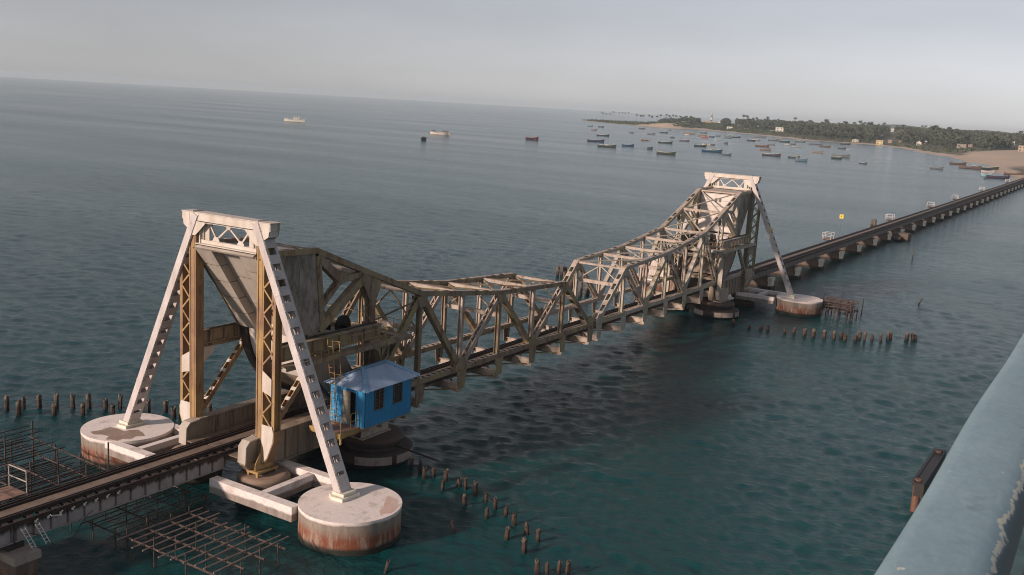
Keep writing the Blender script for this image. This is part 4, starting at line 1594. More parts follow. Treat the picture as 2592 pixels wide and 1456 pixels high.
wob.inputs[1].default_value = -.030
nt.links.new(sep.outputs['Y'], wob.inputs[2])
wob2 = nt.nodes.new('ShaderNodeMath')
wob2.operation = 'ADD'
wob2.inputs[1].default_value = .015
nt.links.new(wob.outputs[0], wob2.inputs[0])
nt.links.new(wob2.outputs[0], side.inputs[0])
c = mixc(nt, side.outputs[0], c, mixc(nt, n1, (.045, .085, .095), (.085, .14, .15)))
band = nt.nodes.new('ShaderNodeMapRange')
dist_ = nt.nodes.new('ShaderNodeMath')
dist_.operation = 'SUBTRACT'
nt.links.new(wob2.outputs[0], dist_.inputs[0])
dist_.inputs[1].default_value = .010
abs_ = nt.nodes.new('ShaderNodeMath')
abs_.operation = 'ABSOLUTE'
nt.links.new(dist_.outputs[0], abs_.inputs[0])
nt.links.new(abs_.outputs[0], band.inputs[0])
band.inputs[1].default_value = .011
band.inputs[2].default_value = .0
mul = nt.nodes.new('ShaderNodeMath')
mul.operation = 'MULTIPLY'
nt.links.new(band.outputs[0], mul.inputs[0])
n9 = noise(nt, off, 62, 5, .7)
nt.links.new(n9, mul.inputs[1])
c = mixc(nt, ramp(nt, mul.outputs[0], [(.36, (0, 0, 0)), (.40, (1, 1, 1))]), c, (.60, .59, .47))
nt.links.new(c, b.inputs['Base Color'])
b.inputs['Roughness'].default_value = .62
bp = nt.nodes.new('ShaderNodeBump')
bp.inputs['Strength'].default_value = .35
bp.inputs['Distance'].default_value = .01
n3 = noise(nt, st, 12, 4, .6)
nt.links.new(n3, bp.inputs['Height'])
nt.links.new(bp.outputs[0], b.inputs['Normal'])
M['handrail'] = mt
M['rail_side'] = plain('dull_green_rail_side', (.06, .11, .12), .6, .35, 9)

ZR = CAM.z - .5
t = thing('bridge_railing', 'pale blue painted handrail with peeling edge crossing the bottom right corner', 'railing', (-42, -42.765, 0))
hr = MB()
prof = [(0.0, ZR - .02), (.012, ZR - .006), (.03, ZR), (.100, ZR), (.118, ZR - .006), (.128, ZR - .03), (.128, ZR - .10), (.10, ZR - .12), (.01, ZR - .12), (0.0, ZR - .10)]
xs_ = np.concatenate([np.arange(0, 14, .12), [20, 60, 150]])
rr = random.Random(9)
vs_, fs_ = [], []
for i, x in enumerate(xs_):
    w_ = .0022 * math.sin(x * 2.6) + .0016 * math.sin(x * 6.1 + 1)
    for (y, z) in prof:
        vs_.append((x, y + w_ * (1 if y > .06 else .6), z + .0008 * math.sin(x * 5)))
n_ = len(prof)
for i in range(len(xs_) - 1):
    for k in range(n_):
        fs_.append((i * n_ + k, (i + 1) * n_ + k, (i + 1) * n_ + (k + 1) % n_, i * n_ + (k + 1) % n_))
hr.add(vs_, fs_, True)
obj('handrail', hr, M['handrail'], t)
pm = MB().box(-.05, .05, .02, .10, ZR - 1.0, ZR - .12).mesh('baluster', M['rail_side'])
for k in range(40):
    obj('baluster', pm, None, t, loc=(k * 1.5 + .6, 0, 0))
obj('lower_rail', MB().box(0, 150, .025, .095, ZR - .62, ZR - .54), M['rail_side'], t)
M['road'] = plain('road_asphalt', (.05, .05, .05), .9)
M['road_concrete'] = plain('road_bridge_concrete', (.3, .29, .27), .85)
rb = MB().box(-80, 200, -52, -42.55, ZR - 2.2, ZR - 1.0)
obj('road_bridge_deck', rb, M['road_concrete'], None, 'structure')
obj('road', MB().box(-80, 200, -51, -44.2, ZR - .999, ZR - .98), M['road'], None, 'structure')

# ------------------------------------------------------------------ sea
def np_mesh(name, verts, faces4, mat, smooth=True):
    me = bpy.data.meshes.new(name)
    nf = len(faces4)
    k = faces4.shape[1]
    me.vertices.add(len(verts))
    me.vertices.foreach_set('co', np.asarray(verts, np.float32).ravel())
    me.loops.add(nf * k)
    me.loops.foreach_set('vertex_index', np.asarray(faces4, np.int32).ravel())
    me.polygons.add(nf)
    me.polygons.foreach_set('loop_start', np.arange(0, nf * k, k, dtype=np.int32))
    me.polygons.foreach_set('loop_total', np.full(nf, k, np.int32))
    me.polygons.foreach_set('use_smooth', np.full(nf, smooth))
    me.update(calc_edges=True)
    me.validate()
    if mat:
        me.materials.append(mat)
    return me


rg_ = np.random.default_rng(4)
CX, CY = CAM.x, CAM.y
rad = [.3]
while rad[-1] < 9000:
    r = rad[-1]
    rad.append(r + (max(.16, r * .0042) if 38 < r < 900 else max(1.2, r * .03)))
rad = np.array(rad)
vdir = YAW
inner = np.linspace(vdir - .66, vdir + .66, 640)
outer = np.linspace(vdir + .66, vdir - .66 + 2 * PI, 90)[1:-1]
ang = np.concatenate([inner, outer])
R_, A_ = np.meshgrid(rad, ang, indexing='ij')
X_ = CX + R_ * np.cos(A_)
Y_ = CY + R_ * np.sin(A_)
step = np.maximum(R_ * (1.32 / 640), np.gradient(rad)[:, None])
Zs = np.zeros_like(X_)
wind = math.radians(205)
for k in range(40):
    lam = .55 * (1.075 ** k)
    th = wind + rg_.normal(0, .75)
    kk = 2 * PI / lam
    amp = .0130 * lam ** .8 if lam < 1.5 else .0180 * math.exp(-(lam - 1.5) / 2.6) + .0032
    ph = rg_.uniform(0, 2 * PI)
    fade = np.clip((lam / step - 2.0) / 2.5, 0, 1)
    u_ = X_ * math.cos(th) + Y_ * math.sin(th)
    v_ = -X_ * math.sin(th) + Y_ * math.cos(th)
    # break up the crests sideways so that no wave runs on for ever
    env = .55 + .45 * np.sin(v_ * kk * .16 + ph * 3 + 1.7 * np.sin(u_ * kk * .045 + ph))
    w_ = np.sin(kk * u_ + ph + .6 * np.sin(v_ * kk * .21 + 2 * ph))
    Zs += amp * fade * env * (w_ + .25 * np.cos(2 * (kk * u_ + ph)))
Zs -= .02
# calmer towards the far edge
Zs *= np.clip((7000 - R_) / 6000, 0, 1)
nR, nA = X_.shape
vv = np.stack([X_, Y_, Zs], -1).reshape(-1, 3)
i0 = np.arange(nR - 1)[:, None]
j0 = np.arange(nA)[None, :]
j1 = (j0 + 1) % nA
f4 = np.stack([i0 * nA + j0, (i0 + 1) * nA + j0, (i0 + 1) * nA + j1, i0 * nA + j1], -1).reshape(-1, 4)

mt, nt, b = new_mat('sea_water')
raw, off, st = coords(nt, (1, 1, 1))
geo = nt.nodes.new('ShaderNodeNewGeometry')
big = noise(nt, geo.outputs['Position'], .011, 4, .55)
mid = noise(nt, geo.outputs['Position'], .05, 3, .5)
c = mixc(nt, ramp(nt, big, [(.35, (0, 0, 0)), (.68, (1, 1, 1))]), (.0018, .036, .040), (.0042, .056, .058))
c = mixc(nt, ramp(nt, mid, [(.4, (0, 0, 0)), (.75, (.5, .5, .5))]), c, (.0015, .030, .036))
nt.links.new(c, b.inputs['Base Color'])
b.inputs['IOR'].default_value = 1.333
mp = nt.nodes.new('ShaderNodeMapping')
mp.inputs['Rotation'].default_value = (0, 0, -wind)
mp.inputs['Scale'].default_value = (1, .62, 1)
nt.links.new(geo.outputs['Position'], mp.inputs[0])
w1 = noise(nt, mp.outputs[0], 2.7, 6, .65)
w2 = noise(nt, mp.outputs[0], .55, 4, .6)
add = nt.nodes.new('ShaderNodeMath')
add.operation = 'MULTIPLY_ADD'
nt.links.new(w2, add.inputs[0])
add.inputs[1].default_value = 1.3
nt.links.new(w1, add.inputs[2])
# wind patches: streets of rougher and calmer water
mp2 = nt.nodes.new('ShaderNodeMapping')
mp2.inputs['Rotation'].default_value = (0, 0, -math.radians(-32))
mp2.inputs['Scale'].default_value = (1, .16, 1)
nt.links.new(geo.outputs['Position'], mp2.inputs[0])
patch = noise(nt, mp2.outputs[0], .022, 4, .6)
mr = nt.nodes.new('ShaderNodeMapRange')
mr.inputs[1].default_value = .35
mr.inputs[2].default_value = .65
mr.inputs[3].default_value = .72
mr.inputs[4].default_value = 1.0
nt.links.new(patch, mr.inputs[0])
bp = nt.nodes.new('ShaderNodeBump')
bp.inputs['Distance'].default_value = .17
nt.links.new(mr.outputs[0], bp.inputs['Strength'])
nt.links.new(add.outputs[0], bp.inputs['Height'])
nt.links.new(bp.outputs[0], b.inputs['Normal'])
mr2 = nt.nodes.new('ShaderNodeMapRange')
mr2.inputs[1].default_value = .35
mr2.inputs[2].default_value = .65
mr2.inputs[3].default_value = .12
mr2.inputs[4].default_value = .18
nt.links.new(patch, mr2.inputs[0])
nt.links.new(mr2.outputs[0], b.inputs['Roughness'])
obj('sea', np_mesh('sea', vv, f4, mt), None, None, 'structure')
# ------------------------------------------------------------------ land
SHORE = np.array([(1569.6, 832.9), (1482.1, 739.9), (1408.7, 659.3), (1385.4, 602.3), (1362, 546), (1412, 530), (1375, 472.6), (1300, 405.7), (1214, 329), (1176.7, 322), (1156.6, 270), (1168, 224), (1095.6, 179), (938.6, 124),
                  (868, 94), (760.5, 62), (727, 47), (642, 32), (537, 13), (470, -8), (440, -40), (430, -120), (520, -420), (800, -900),
                  (4200, -900), (4200, 560), (2600, 640), (2050, 700), (1760, 735), (1640, 785), (1600, 835)])


BEAR0 = 0.422     # bearing where the tall wood gives way to the low headland


def shore_dist(P):
    """signed distance to the coast, positive on land"""
    x = P[..., 0]
    y = P[..., 1]
    dmin = np.full(x.shape, 1e9)
    ins = np.zeros(x.shape, bool)
    n = len(SHORE)
    for i in range(n):
        a = SHORE[i]
        b_ = SHORE[(i + 1) % n]
        e = b_ - a
        tt = np.clip(((x - a[0]) * e[0] + (y - a[1]) * e[1]) / (e @ e), 0, 1)
        dd = np.hypot(x - a[0] - tt * e[0], y - a[1] - tt * e[1])
        dmin = np.minimum(dmin, dd)
        cond = ((a[1] > y) != (b_[1] > y))
        with np.errstate(divide='ignore', invalid='ignore'):
            xi = a[0] + (y - a[1]) * e[0] / (e[1] if e[1] != 0 else 1e-9)
        ins ^= cond & (x < xi)
    return np.where(ins, dmin, -dmin)


def bumpy(x, y):
    return (np.sin(x * .031 + 1.3) * np.sin(y * .037 + .4) + .6 * np.sin(x * .083 + y * .051) + .4 * np.sin(x * .17 - y * .13 + 2) + .25 * np.sin(x * .41 + 1) * np.sin(y * .37))


def land_z(P):
    s_ = shore_dist(P) + 3.5 * bumpy(P[..., 0] * 2, P[..., 1] * 2)
    x, y = P[..., 0], P[..., 1]
    z = np.where(s_ < 0, s_ * .08, np.minimum(s_ * .07, 1.6) + 9.5 * (1 - np.exp(-np.clip(s_ - 18, 0, None) / 170.)))
    # low spit at the headland
    low = np.clip((np.arctan2(y - CY, x - CX) - (BEAR0 - .012)) / .024, 0, 1)
    z = np.where(s_ > 0, z * (1 - .62 * low), z)
    # sandy rise behind the near end of the beach
    sand = np.exp(-(((x - 900) / 170.) ** 2 + ((y - 40) / 55.) ** 2))
    z = z + np.where(s_ > 0, 3.2 * sand * np.clip(s_ / 30, 0, 1), 0)
    bank = np.exp(-(((x - 1398) / 40.) ** 2 + ((y - 588) / 50.) ** 2))
    z = z + np.where(s_ > 0, 5.0 * bank * np.clip(s_ / 12, 0, 1), 0)
    return np.maximum(z + np.where(s_ > 0, .35 * bumpy(x, y) * np.clip(s_ / 25, 0, 1), 0), -2.0)


gx = np.concatenate([np.arange(400, 1000, 7.), np.arange(1000, 1700, 9.), np.arange(1700, 4250, 40.)])
gy = np.concatenate([np.arange(-920, -60, 30.), np.arange(-60, 420, 6.), np.arange(420, 900, 8.)])
GX, GY = np.meshgrid(gx, gy, indexing='ij')
P_ = np.stack([GX, GY], -1)
GZ = land_z(P_)
sdist = shore_dist(P_)
a_, c_ = GX.shape
I = np.arange(a_ - 1)[:, None]
J = np.arange(c_ - 1)[None, :]
lf = np.stack([I * c_ + J, (I + 1) * c_ + J, (I + 1) * c_ + J + 1, I * c_ + J + 1], -1).reshape(-1, 4)
# drop the cells that lie wholly under the sea
keep = (GZ.ravel()[lf] > -.5).any(axis=1)
lf = lf[keep]
mt, nt, b = new_mat('coast_ground')
at = nt.nodes.new('ShaderNodeAttribute')
at.attribute_name = 'sand'
geo = nt.nodes.new('ShaderNodeNewGeometry')
n1 = noise(nt, geo.outputs['Position'], .05, 6, .65)
n2 = noise(nt, geo.outputs['Position'], .35, 4, .6)
scrub = mixc(nt, ramp(nt, n1, [(.4, (0, 0, 0)), (.62, (1, 1, 1))]), (.060, .064, .038), (.105, .092, .060))
sand_ = mixc(nt, ramp(nt, n2, [(.3, (0, 0, 0)), (.7, (1, 1, 1))]), (.44, .35, .27), (.35, .275, .21))
addm = nt.nodes.new('ShaderNodeMath')
addm.operation = 'MULTIPLY_ADD'
nt.links.new(n1, addm.inputs[0])
addm.inputs[1].default_value = .7
nt.links.new(at.outputs['Fac'], addm.inputs[2])
c = mixc(nt, ramp(nt, addm.outputs[0], [(.72, (0, 0, 0)), (.92, (1, 1, 1))]), scrub, sand_)
nt.links.new(c, b.inputs['Base Color'])
b.inputs['Roughness'].default_value = .95
lm = np_mesh('land', np.stack([GX, GY, GZ], -1).reshape(-1, 3), lf, mt)
sandmask = np.clip(1.05 - sdist / 17., 0, 1)
dune = np.exp(-(((GX - 860) / 210.) ** 2 + ((GY - 30) / 70.) ** 2) * 1.2)
cliff = np.exp(-(((GX - 1392) / 22.) ** 2 + ((GY - 590) / 34.) ** 2))
sandmask = np.clip(np.maximum(np.maximum(sandmask, dune * 1.15), cliff * 1.1), 0, 1)
attr = lm.attributes.new('sand', 'FLOAT', 'POINT')
attr.data.foreach_set('value', sandmask.astype(np.float32).ravel())
obj('land', lm, None, None, 'structure')


def on_land(px_, py_):
    """walk along the sight line of a pixel until it meets the land (or the sea)"""
    d = (FW + RT * ((px_ - 1296) / FPX) - UP * ((py_ - 728) / FPX)).normalized()
    tt = np.arange(400, 3200, 2.0)
    pts = np.array(CAM)[None, :] + np.array(d)[None, :] * tt[:, None]
    z = land_z(pts[:, :2])
    below = np.nonzero(pts[:, 2] <= np.maximum(z, 0))[0]
    k = below[0] if len(below) else len(tt) - 1
    return Vector((pts[k, 0], pts[k, 1], max(z[k], 0))), float(tt[k])


# far hazy shore on the horizon behind the wood
def ridge_strip(name, pts, h, depth):
    mb = MB()
    rr = random.Random(2)
    n = 60
    vs_, fs_ = [], []
    for i in range(n + 1):
        f_ = i / n
        p = Vector((*pts[0], 0)).lerp(Vector((*pts[1], 0)), f_)
        e = min(1, f_ * 5, (1 - f_) * 5 + .4)
        hh = h * e * rr.uniform(.8, 1.15)
        vs_ += [(p.x, p.y, -1), (p.x + depth * .25, p.y, hh), (p.x + depth, p.y, hh * .9), (p.x + depth * 1.2, p.y, -1)]
    for i in range(n):
        for k in range(3):
            fs_.append((i * 4 + k, (i + 1) * 4 + k, (i + 1) * 4 + k + 1, i * 4 + k + 1))
    mb.add(vs_, fs_, True)
    return obj(name, mb, M['far_wood'], None, 'structure')


M['far_wood'] = plain('far_wood', (.045, .06, .04), .95, .3, .02)
ridge_strip('far_shore', [(3900, 1250), (4300, -600)], 24, 300)

# ------------------------------------------------------------------ boat and house paints
PAINT = {}


def paint(col):
    key = tuple(round(x, 3) for x in col)
    if key not in PAINT:
        PAINT[key] = weathered('boat_paint', col, tuple(x * .7 for x in col), tuple(x * .5 + .03 for x in col), .33, .15, rough=.5)
    return PAINT[key]


DKB, NAVY, BLUE, TEAL, DKG, GRY, PAL, TAN, ORG, RED, CRM, WHT, SLT, BRN, PNK, BLK = ((.03, .04, .06), (.03, .06, .13), (.04, .10, .22), (.05, .16, .18), (.035, .055, .045), (.16, .17, .17), (.36, .38, .36), (.24, .185, .14), (.30, .17, .085), (.34, .06, .045),
                                                                                  (.58, .52, .36), (.66, .66, .62), (.08, .10, .13), (.11, .07, .05), (.48, .30, .27), (.02, .02, .02))

# ------------------------------------------------------------------ trees
def leaf_clumps(rx, rz, zc, n, size, rnd, flat=1.0, hollow=.35):
    """many small leaf-clump faces spread through an uneven crown"""
    vs_, fs_ = [], []
    lobes = [(rnd.uniform(-.45, .45) * rx, rnd.uniform(-.45, .45) * rx, zc + rnd.uniform(-.35, .4) * rz, rnd.uniform(.45, .75)) for _ in range(6)]
    for i in range(n):
        lx, ly, lz, lr = rnd.choice(lobes)
        u = rnd.uniform(-1, 1)
        a_ = rnd.uniform(0, 2 * PI)
        r = rnd.uniform(hollow, 1) ** .5
        q = math.sqrt(1 - u * u)
        p = Vector((lx + rx * lr * r * q * math.cos(a_), ly + rx * lr * r * q * math.sin(a_), lz + rz * lr * r * u * flat))
        s_ = size * rnd.uniform(.6, 1.3)
        nrm = Vector((rnd.gauss(0, 1), rnd.gauss(0, 1), rnd.gauss(.5, .8))).normalized()
        e1 = nrm.orthogonal().normalized() * s_
        e2 = nrm.cross(e1.normalized()) * s_ * rnd.uniform(.5, 1)
        k = len(vs_)
        vs_ += [p - e1, p - e2 * .8, p + e1, p + e2]
        fs_.append((k, k + 1, k + 2, k + 3))
    return vs_, fs_


M['leaf'] = [plain('foliage_dark', (.042, .056, .030), .9, .45, .4), plain('foliage_olive', (.058, .064, .036), .9, .45, .4), plain('foliage_dull', (.050, .060, .040), .9, .45, .4)]
M['trunk'] = plain('bark', (.10, .075, .055), .9, .3)
M['palm'] = plain('palm_frond', (.040, .050, .028), .9, .35)


def tree_meshes(k):
    rnd = random.Random(100 + k)
    H = rnd.uniform(9, 12.5)
    rx = rnd.uniform(3.2, 5.0)
    v, f = leaf_clumps(rx, H * .33, H * .66, 190, 1.0, rnd)
    cr = MB().add(v, f).mesh('crown', M['leaf'][k % 3])
    tk = MB().tube((0, 0, -1), (rnd.uniform(-.3, .3), 0, H * .45), .32, .2, 7)
    for _ in range(3):
        a_ = rnd.uniform(0, 6.28)
        tk.tube((0, 0, H * .35), (rx * .45 * math.cos(a_), rx * .45 * math.sin(a_), H * .65), .15, .06, 5)
    return cr, tk.mesh('trunk', M['trunk'])


def palm_meshes(k):
    rnd = random.Random(300 + k)
    H = rnd.uniform(11, 14)
    tk = MB()
    bend = rnd.uniform(-1.2, 1.2)
    pts = [Vector((bend * (q ** 2), 0, -1 + (H + 1) * q)) for q in np.linspace(0, 1, 6)]
    for a_, b_ in zip(pts[:-1], pts[1:]):
        tk.tube(a_, b_, .2, .17, 6, False)
    vs_, fs_ = [], []
    top = pts[-1]
    for i in range(15):
        a_ = i * 2 * PI / 15 + rnd.uniform(-.2, .2)
        up = rnd.uniform(-.5, .9)
        L = rnd.uniform(2.4, 3.3)
        pr = None
        for q in np.linspace(0, 1, 5):
            c = top + Vector((math.cos(a_) * L * q, math.sin(a_) * L * q, up * L * q - 1.9 * q * q))
            wd = .95 * math.sin(PI * min(.95, q * .85 + .15))
            sd_ = Vector((-math.sin(a_), math.cos(a_), 0)) * wd
            cur = (c - sd_ - Vector((0, 0, wd * .4)), c, c + sd_ - Vector((0, 0, wd * .4)))
            if pr:
                k0 = len(vs_)
                vs_ += [*pr, *cur]
                fs_ += [(k0, k0 + 3, k0 + 4, k0 + 1), (k0 + 1, k0 + 4, k0 + 5, k0 + 2)]
            pr = cur
    return MB().add(vs_, fs_).mesh('crown', M['palm']), tk.mesh('trunk', M['trunk'])


TREES = [tree_meshes(k) for k in range(7)]
MASS = []
for k in range(6):
    rq = random.Random(500 + k)
    Hq = rq.uniform(9.5, 13)
    v_, f_ = leaf_clumps(rq.uniform(3.6, 5.2), Hq * .42, Hq * .58, 74, 1.75, rq)
    MASS.append(MB().add(v_, f_).mesh('wood_part', None))
PALMS = [palm_meshes(k) for k in range(4)]
rt = random.Random(77)


def put_tree(kind, p, sc, label, group):
    ms = PALMS[rt.randrange(len(PALMS))] if kind == 'palm_tree' else TREES[rt.randrange(len(TREES))]
    t_ = thing(kind, label, 'palm' if kind == 'palm_tree' else 'tree', p, rt.uniform(0, 6.28), group)
    t_.scale = (sc, sc, sc)
    obj('crown', ms[0], None, t_)
    obj('trunk', ms[1], None, t_)
    return t_


Z1 = (1450, 270, 300 / 2576)
Z2 = (1700, 270, 300 / 2576)
Z3 = (1900, 290, 300 / 2576)
Z4 = (2180, 310, 240 / 2576)
Z5 = (2360, 330, 232 / 2576)
ZO = (680, 270, 720 / 2576)


def zp(z, u, v):
    return z[0] + z[2] * u, z[1] + z[2] * v


# palms that stand clear above the low headland (crown position seen in the photograph)
for (u, v) in ((625, 155), (662, 165), (722, 178), (803, 178), (860, 135), (900, 142), (1010, 145), (1075, 135), (1138, 148), (1207, 130)):
    px_, py_ = zp(Z1, u, v)
    p, dd = on_land(px_, py_ + 9.5)
    hh = (9.5) / FPX * dd
    put_tree('palm_tree', (p.x, p.y, p.z - .3), hh / 9.5, 'tall thin palm standing clear above the low green headland', 'palms above the headland')
for (u, v) in ((1385, 195), (1475, 190), (1520, 200), (1645, 185), (1710, 205), (1820, 215), (1895, 180), (2025, 180), (2075, 185), (2165, 190), (2230, 205), (2330, 215), (2420, 215), (2470, 210)):
    px_, py_ = zp(Z1, u, v)
    p, dd = on_land(px_, py_ + 17)
    put_tree('palm_tree', (p.x, p.y, p.z - .3), 16 / FPX * dd / 11.5, 'dark palm on the skyline between the headland and the lighthouse', 'palms on the skyline left of the lighthouse')

# wood: the front and the skyline as single trees, the rest as one mass
pts = []
rw_ = np.random.default_rng(12)
pa = np.stack([rw_.uniform(540, 2300, 30000), rw_.uniform(-60, 790, 30000)], -1)
sd0 = shore_dist(pa)
pa = pa[(sd0 > 30) & (rw_.random(30000) < np.clip(1.15 - sd0 / 520., .12, 1))]
pa = pa[:8500]
pts = list(range(len(pa)))
sdv = shore_dist(pa)
zz = land_z(pa)
dens = np.array([rt.random() for _ in pts])
bear = np.arctan2(pa[:, 1] - CY, pa[:, 0] - CX)
okm = (sdv > 34) & (bear < BEAR0 - .004)
dn = np.exp(-(((pa[:, 0] - 860) / 250.) ** 2 + ((pa[:, 1] - 25) / 75.) ** 2))
okm &= (dn < .30)
cl = np.exp(-(((pa[:, 0] - 1395) / 40.) ** 2 + ((pa[:, 1] - 592) / 60.) ** 2))
okm &= cl < .5
okm &= ~((sdv < 75) & (dens < .35))
BUILD_XY = []
# ------------------------------------------------------------------ houses on the shore
def house(z, uL, uR, vb, vt, wall, roof_col, label, storeys=1, gable=False, push=0, depth=None, group='houses along the far shore', flat=False):
    cu = (uL + uR) / 2
    px_, py_ = zp(z, cu, vb)
    p, dd = on_land(px_, py_)
    Lw = (uR - uL) * z[2] / FPX * dd
    Hh = (vb - vt) * z[2] / FPX * dd
    view = math.atan2(p.y - CY, p.x - CX)
    t_ = thing('shore_house', label, 'house', (p.x, p.y, p.z - .2), view - PI / 2, group)
    dp = depth or max(4., Lw * .6)
    hr_ = Hh if flat else Hh * .68
    obj('wall', MB().box(-Lw / 2, Lw / 2, 0, dp, 0, hr_), paint(wall), t_)
    rf = MB()
    if flat:
        rf.box(-Lw / 2 - .2, Lw / 2 + .2, -.2, dp + .2, hr_ + .003, hr_ + .3)
    elif gable:
        rf.prism([(-Lw / 2 - .4, hr_), (0, Hh * 1.05), (Lw / 2 + .4, hr_)], -.4, dp + .4)
    else:
        rf.prism([(-.5, hr_ + .003), (dp / 2, Hh), (dp + .5, hr_ + .003)], -Lw / 2 - .4, Lw / 2 + .4, 'x')
    obj('roof', rf, paint(roof_col), t_)
    nw = max(2, int(Lw / 4))
    for st_ in range(storeys):
        for k in range(nw):
            x = -Lw / 2 + Lw * (k + .5) / nw
            z0 = hr_ * (st_ + .35) / storeys
            w_ = min(.7, Lw / nw * .28)
            if st_ == 0 and k == nw // 2:
                obj('door', MB().box(x - w_, x + w_, -.06, .02, .05, hr_ / storeys * .72), M['door'], t_)
            else:
                obj('window', MB().box(x - w_, x + w_, -.05, .02, z0, z0 + hr_ / storeys * .38), M['dark'], t_)
    BUILD_XY.append((p.x, p.y, p.z, Lw * .5))
    return t_


WH, OC, PK = (.68, .66, .58), (.52, .34, .18), (.42, .32, .27)
house(Z2, 215, 345, 357, 318, WH, WH, 'low white house in the trees left of the lighthouse', 1, False)
house(Z2, 695, 925, 362, 312, OC, (.50, .34, .20), 'long orange house at the foot of the lighthouse', 1, False, depth=8)
house(Z2, 1010, 1055, 372, 312, WH, WH, 'narrow white tower house right of the lighthouse', 2, flat=True)
house(Z2, 1295, 1365, 388, 358, PAL, PAL, 'small pale house high in the trees right of the narrow tower house', 1)
house(Z2, 1200, 1320, 502, 442, WH, WH, 'white house with flat roof just above the beach right of the lighthouse', 1, flat=True)
house(Z2, 1430, 1500, 440, 388, PAL, GRY, 'grey gabled house among the trees above the beach', 1, True)
house(Z2, 1590, 1665, 498, 468, (.4, .37, .3), TAN, 'low tan house hidden in scrub above the beach', 1)
house(Z2, 1858, 1905, 470, 415, WH, WH, 'narrow white house left of the big white house', 2, flat=True)
house(Z2, 2095, 2150, 468, 435, PK, PNK, 'small pinkish house uphill left of the big white house', 1)
house(Z2, 2260, 2420, 548, 455, WH, (.55, .55, .40), 'big white two storey house at the left edge of the dark wood', 2, flat=True)
house(Z2, 2145, 2225, 556, 515, PAL, PAL, 'low pale shed beside the big white house', 1)
house(Z3, 2205, 2335, 605, 535, (.50, .46, .36), (.45, .42, .34), 'pale gabled house on the beach left of the yellow house', 1, True)
house(Z4, 410, 572, 605, 495, (.60, .50, .26), (.46, .33, .18), 'yellow two storey house on the beach', 2, flat=True)
house(Z4, 730, 815, 560, 480, PK, PK, 'pinkish house right of the yellow house', 1)
house(Z4, 1020, 1080, 555, 500, PK, PNK, 'small pinkish hut right of the pinkish house', 1)
house(Z4, 1505, 1620, 632, 520, WH, WH, 'bright white gabled house above the rocky beach', 1, True)
house(Z4, 1720, 1780, 592, 515, WH, CRM, 'narrow whitish house right of the bright gabled house', 1, flat=True)
house(Z4, 790, 872, 262, 175, WH, WH, 'white roofed house far back in the dark wood', 1, False)
house(Z4, 515, 580, 395, 335, PAL, PAL, 'pale roof in the wood above the yellow house', 1, False)
house(Z5, 1010, 1110, 472, 400, PK, PK, 'brownish house behind the beach left of the sand field', 1)
house(Z5, 700, 920, 500, 400, (.30, .26, .21), (.26, .22, .18), 'grey brown shed row behind the rocky beach', 1, flat=True)
house(Z5, 2232, 2305, 408, 330, WH, WH, 'small white tank house at the wood edge above the sand field', 1, flat=True)
house(Z5, 2425, 2590, 600, 458, (.44, .34, .24), (.40, .32, .24), 'tan flat roofed house at the right edge above the sand', 2, flat=True)
# lighthouse
px_, py_ = zp(Z2, 862, 318)
p, dd = on_land(px_, py_)
k_ = Z2[2] / FPX * dd
t = thing('lighthouse', 'black and white banded lighthouse rising above the wood', 'lighthouse', (p.x, p.y, p.z))
Hl = (318 - 130) * k_
r0 = 22 * k_ * .95
bands = [(0.0, .28, (.03, .03, .03)), (.28, .57, WH), (.57, .77, (.03, .03, .035)), (.77, .86, WH)]
for a_, b_, col in bands:
    obj('band', MB().tube((0, 0, Hl * a_), (0, 0, Hl * b_), r0 * (1.05 - .2 * a_), r0 * (1.05 - .2 * b_), 20), paint(col), t)
obj('gallery', MB().tube((0, 0, Hl * .86), (0, 0, Hl * .88), r0 * 1.12, None, 20), paint(WH), t)
obj('lantern', MB().tube((0, 0, Hl * .88), (0, 0, Hl * .96), r0 * .55, None, 14), paint(GRY), t)
obj('dome', MB().tube((0, 0, Hl * .96), (0, 0, Hl * 1.03), r0 * .6, .05, 14), paint(WH), t)
BUILD_XY.append((p.x, p.y, p.z + 5, 3))

trs = np.clip((BEAR0 - bear) / .05, 0, 1) * .55 + .55      # trees grow taller away from the headland
for (bx, by, bz, br_) in BUILD_XY:
    # no tree may stand across the sight line to a house that the photograph shows
    dv = np.array([bx - CX, by - CY])
    L_ = np.hypot(*dv)
    dv /= L_
    rel = pa - np.array([CX, CY])
    al = rel @ dv
    ac = np.abs(rel[:, 0] * dv[1] - rel[:, 1] * dv[0])
    line = CAM.z + (bz + .8 - CAM.z) * al / L_
    okm &= ~((ac < br_ + 3) & (al < L_ + 7) & (zz + 12 * trs > line))
idx = np.nonzero(okm)[0]
order = idx[np.argsort(sdv[idx])]
single = set(order[:150].tolist())
palm_set = set(rt.sample([int(q) for q in order if 60 < sdv[q] < 330 and int(q) not in single], 90))
mass_v, mass_f = [], []
mi = 0
nv = 0
mass_mats = []
src = []
for cr in MASS:
    co = np.empty(len(cr.vertices) * 3, np.float32)
    cr.vertices.foreach_get('co', co)
    fi = np.empty(len(cr.loops), np.int32)
    cr.loops.foreach_get('vertex_index', fi)
    src.append((co.reshape(-1, 3), fi.reshape(-1, 4)))
allv, allf = [], []
base = 0
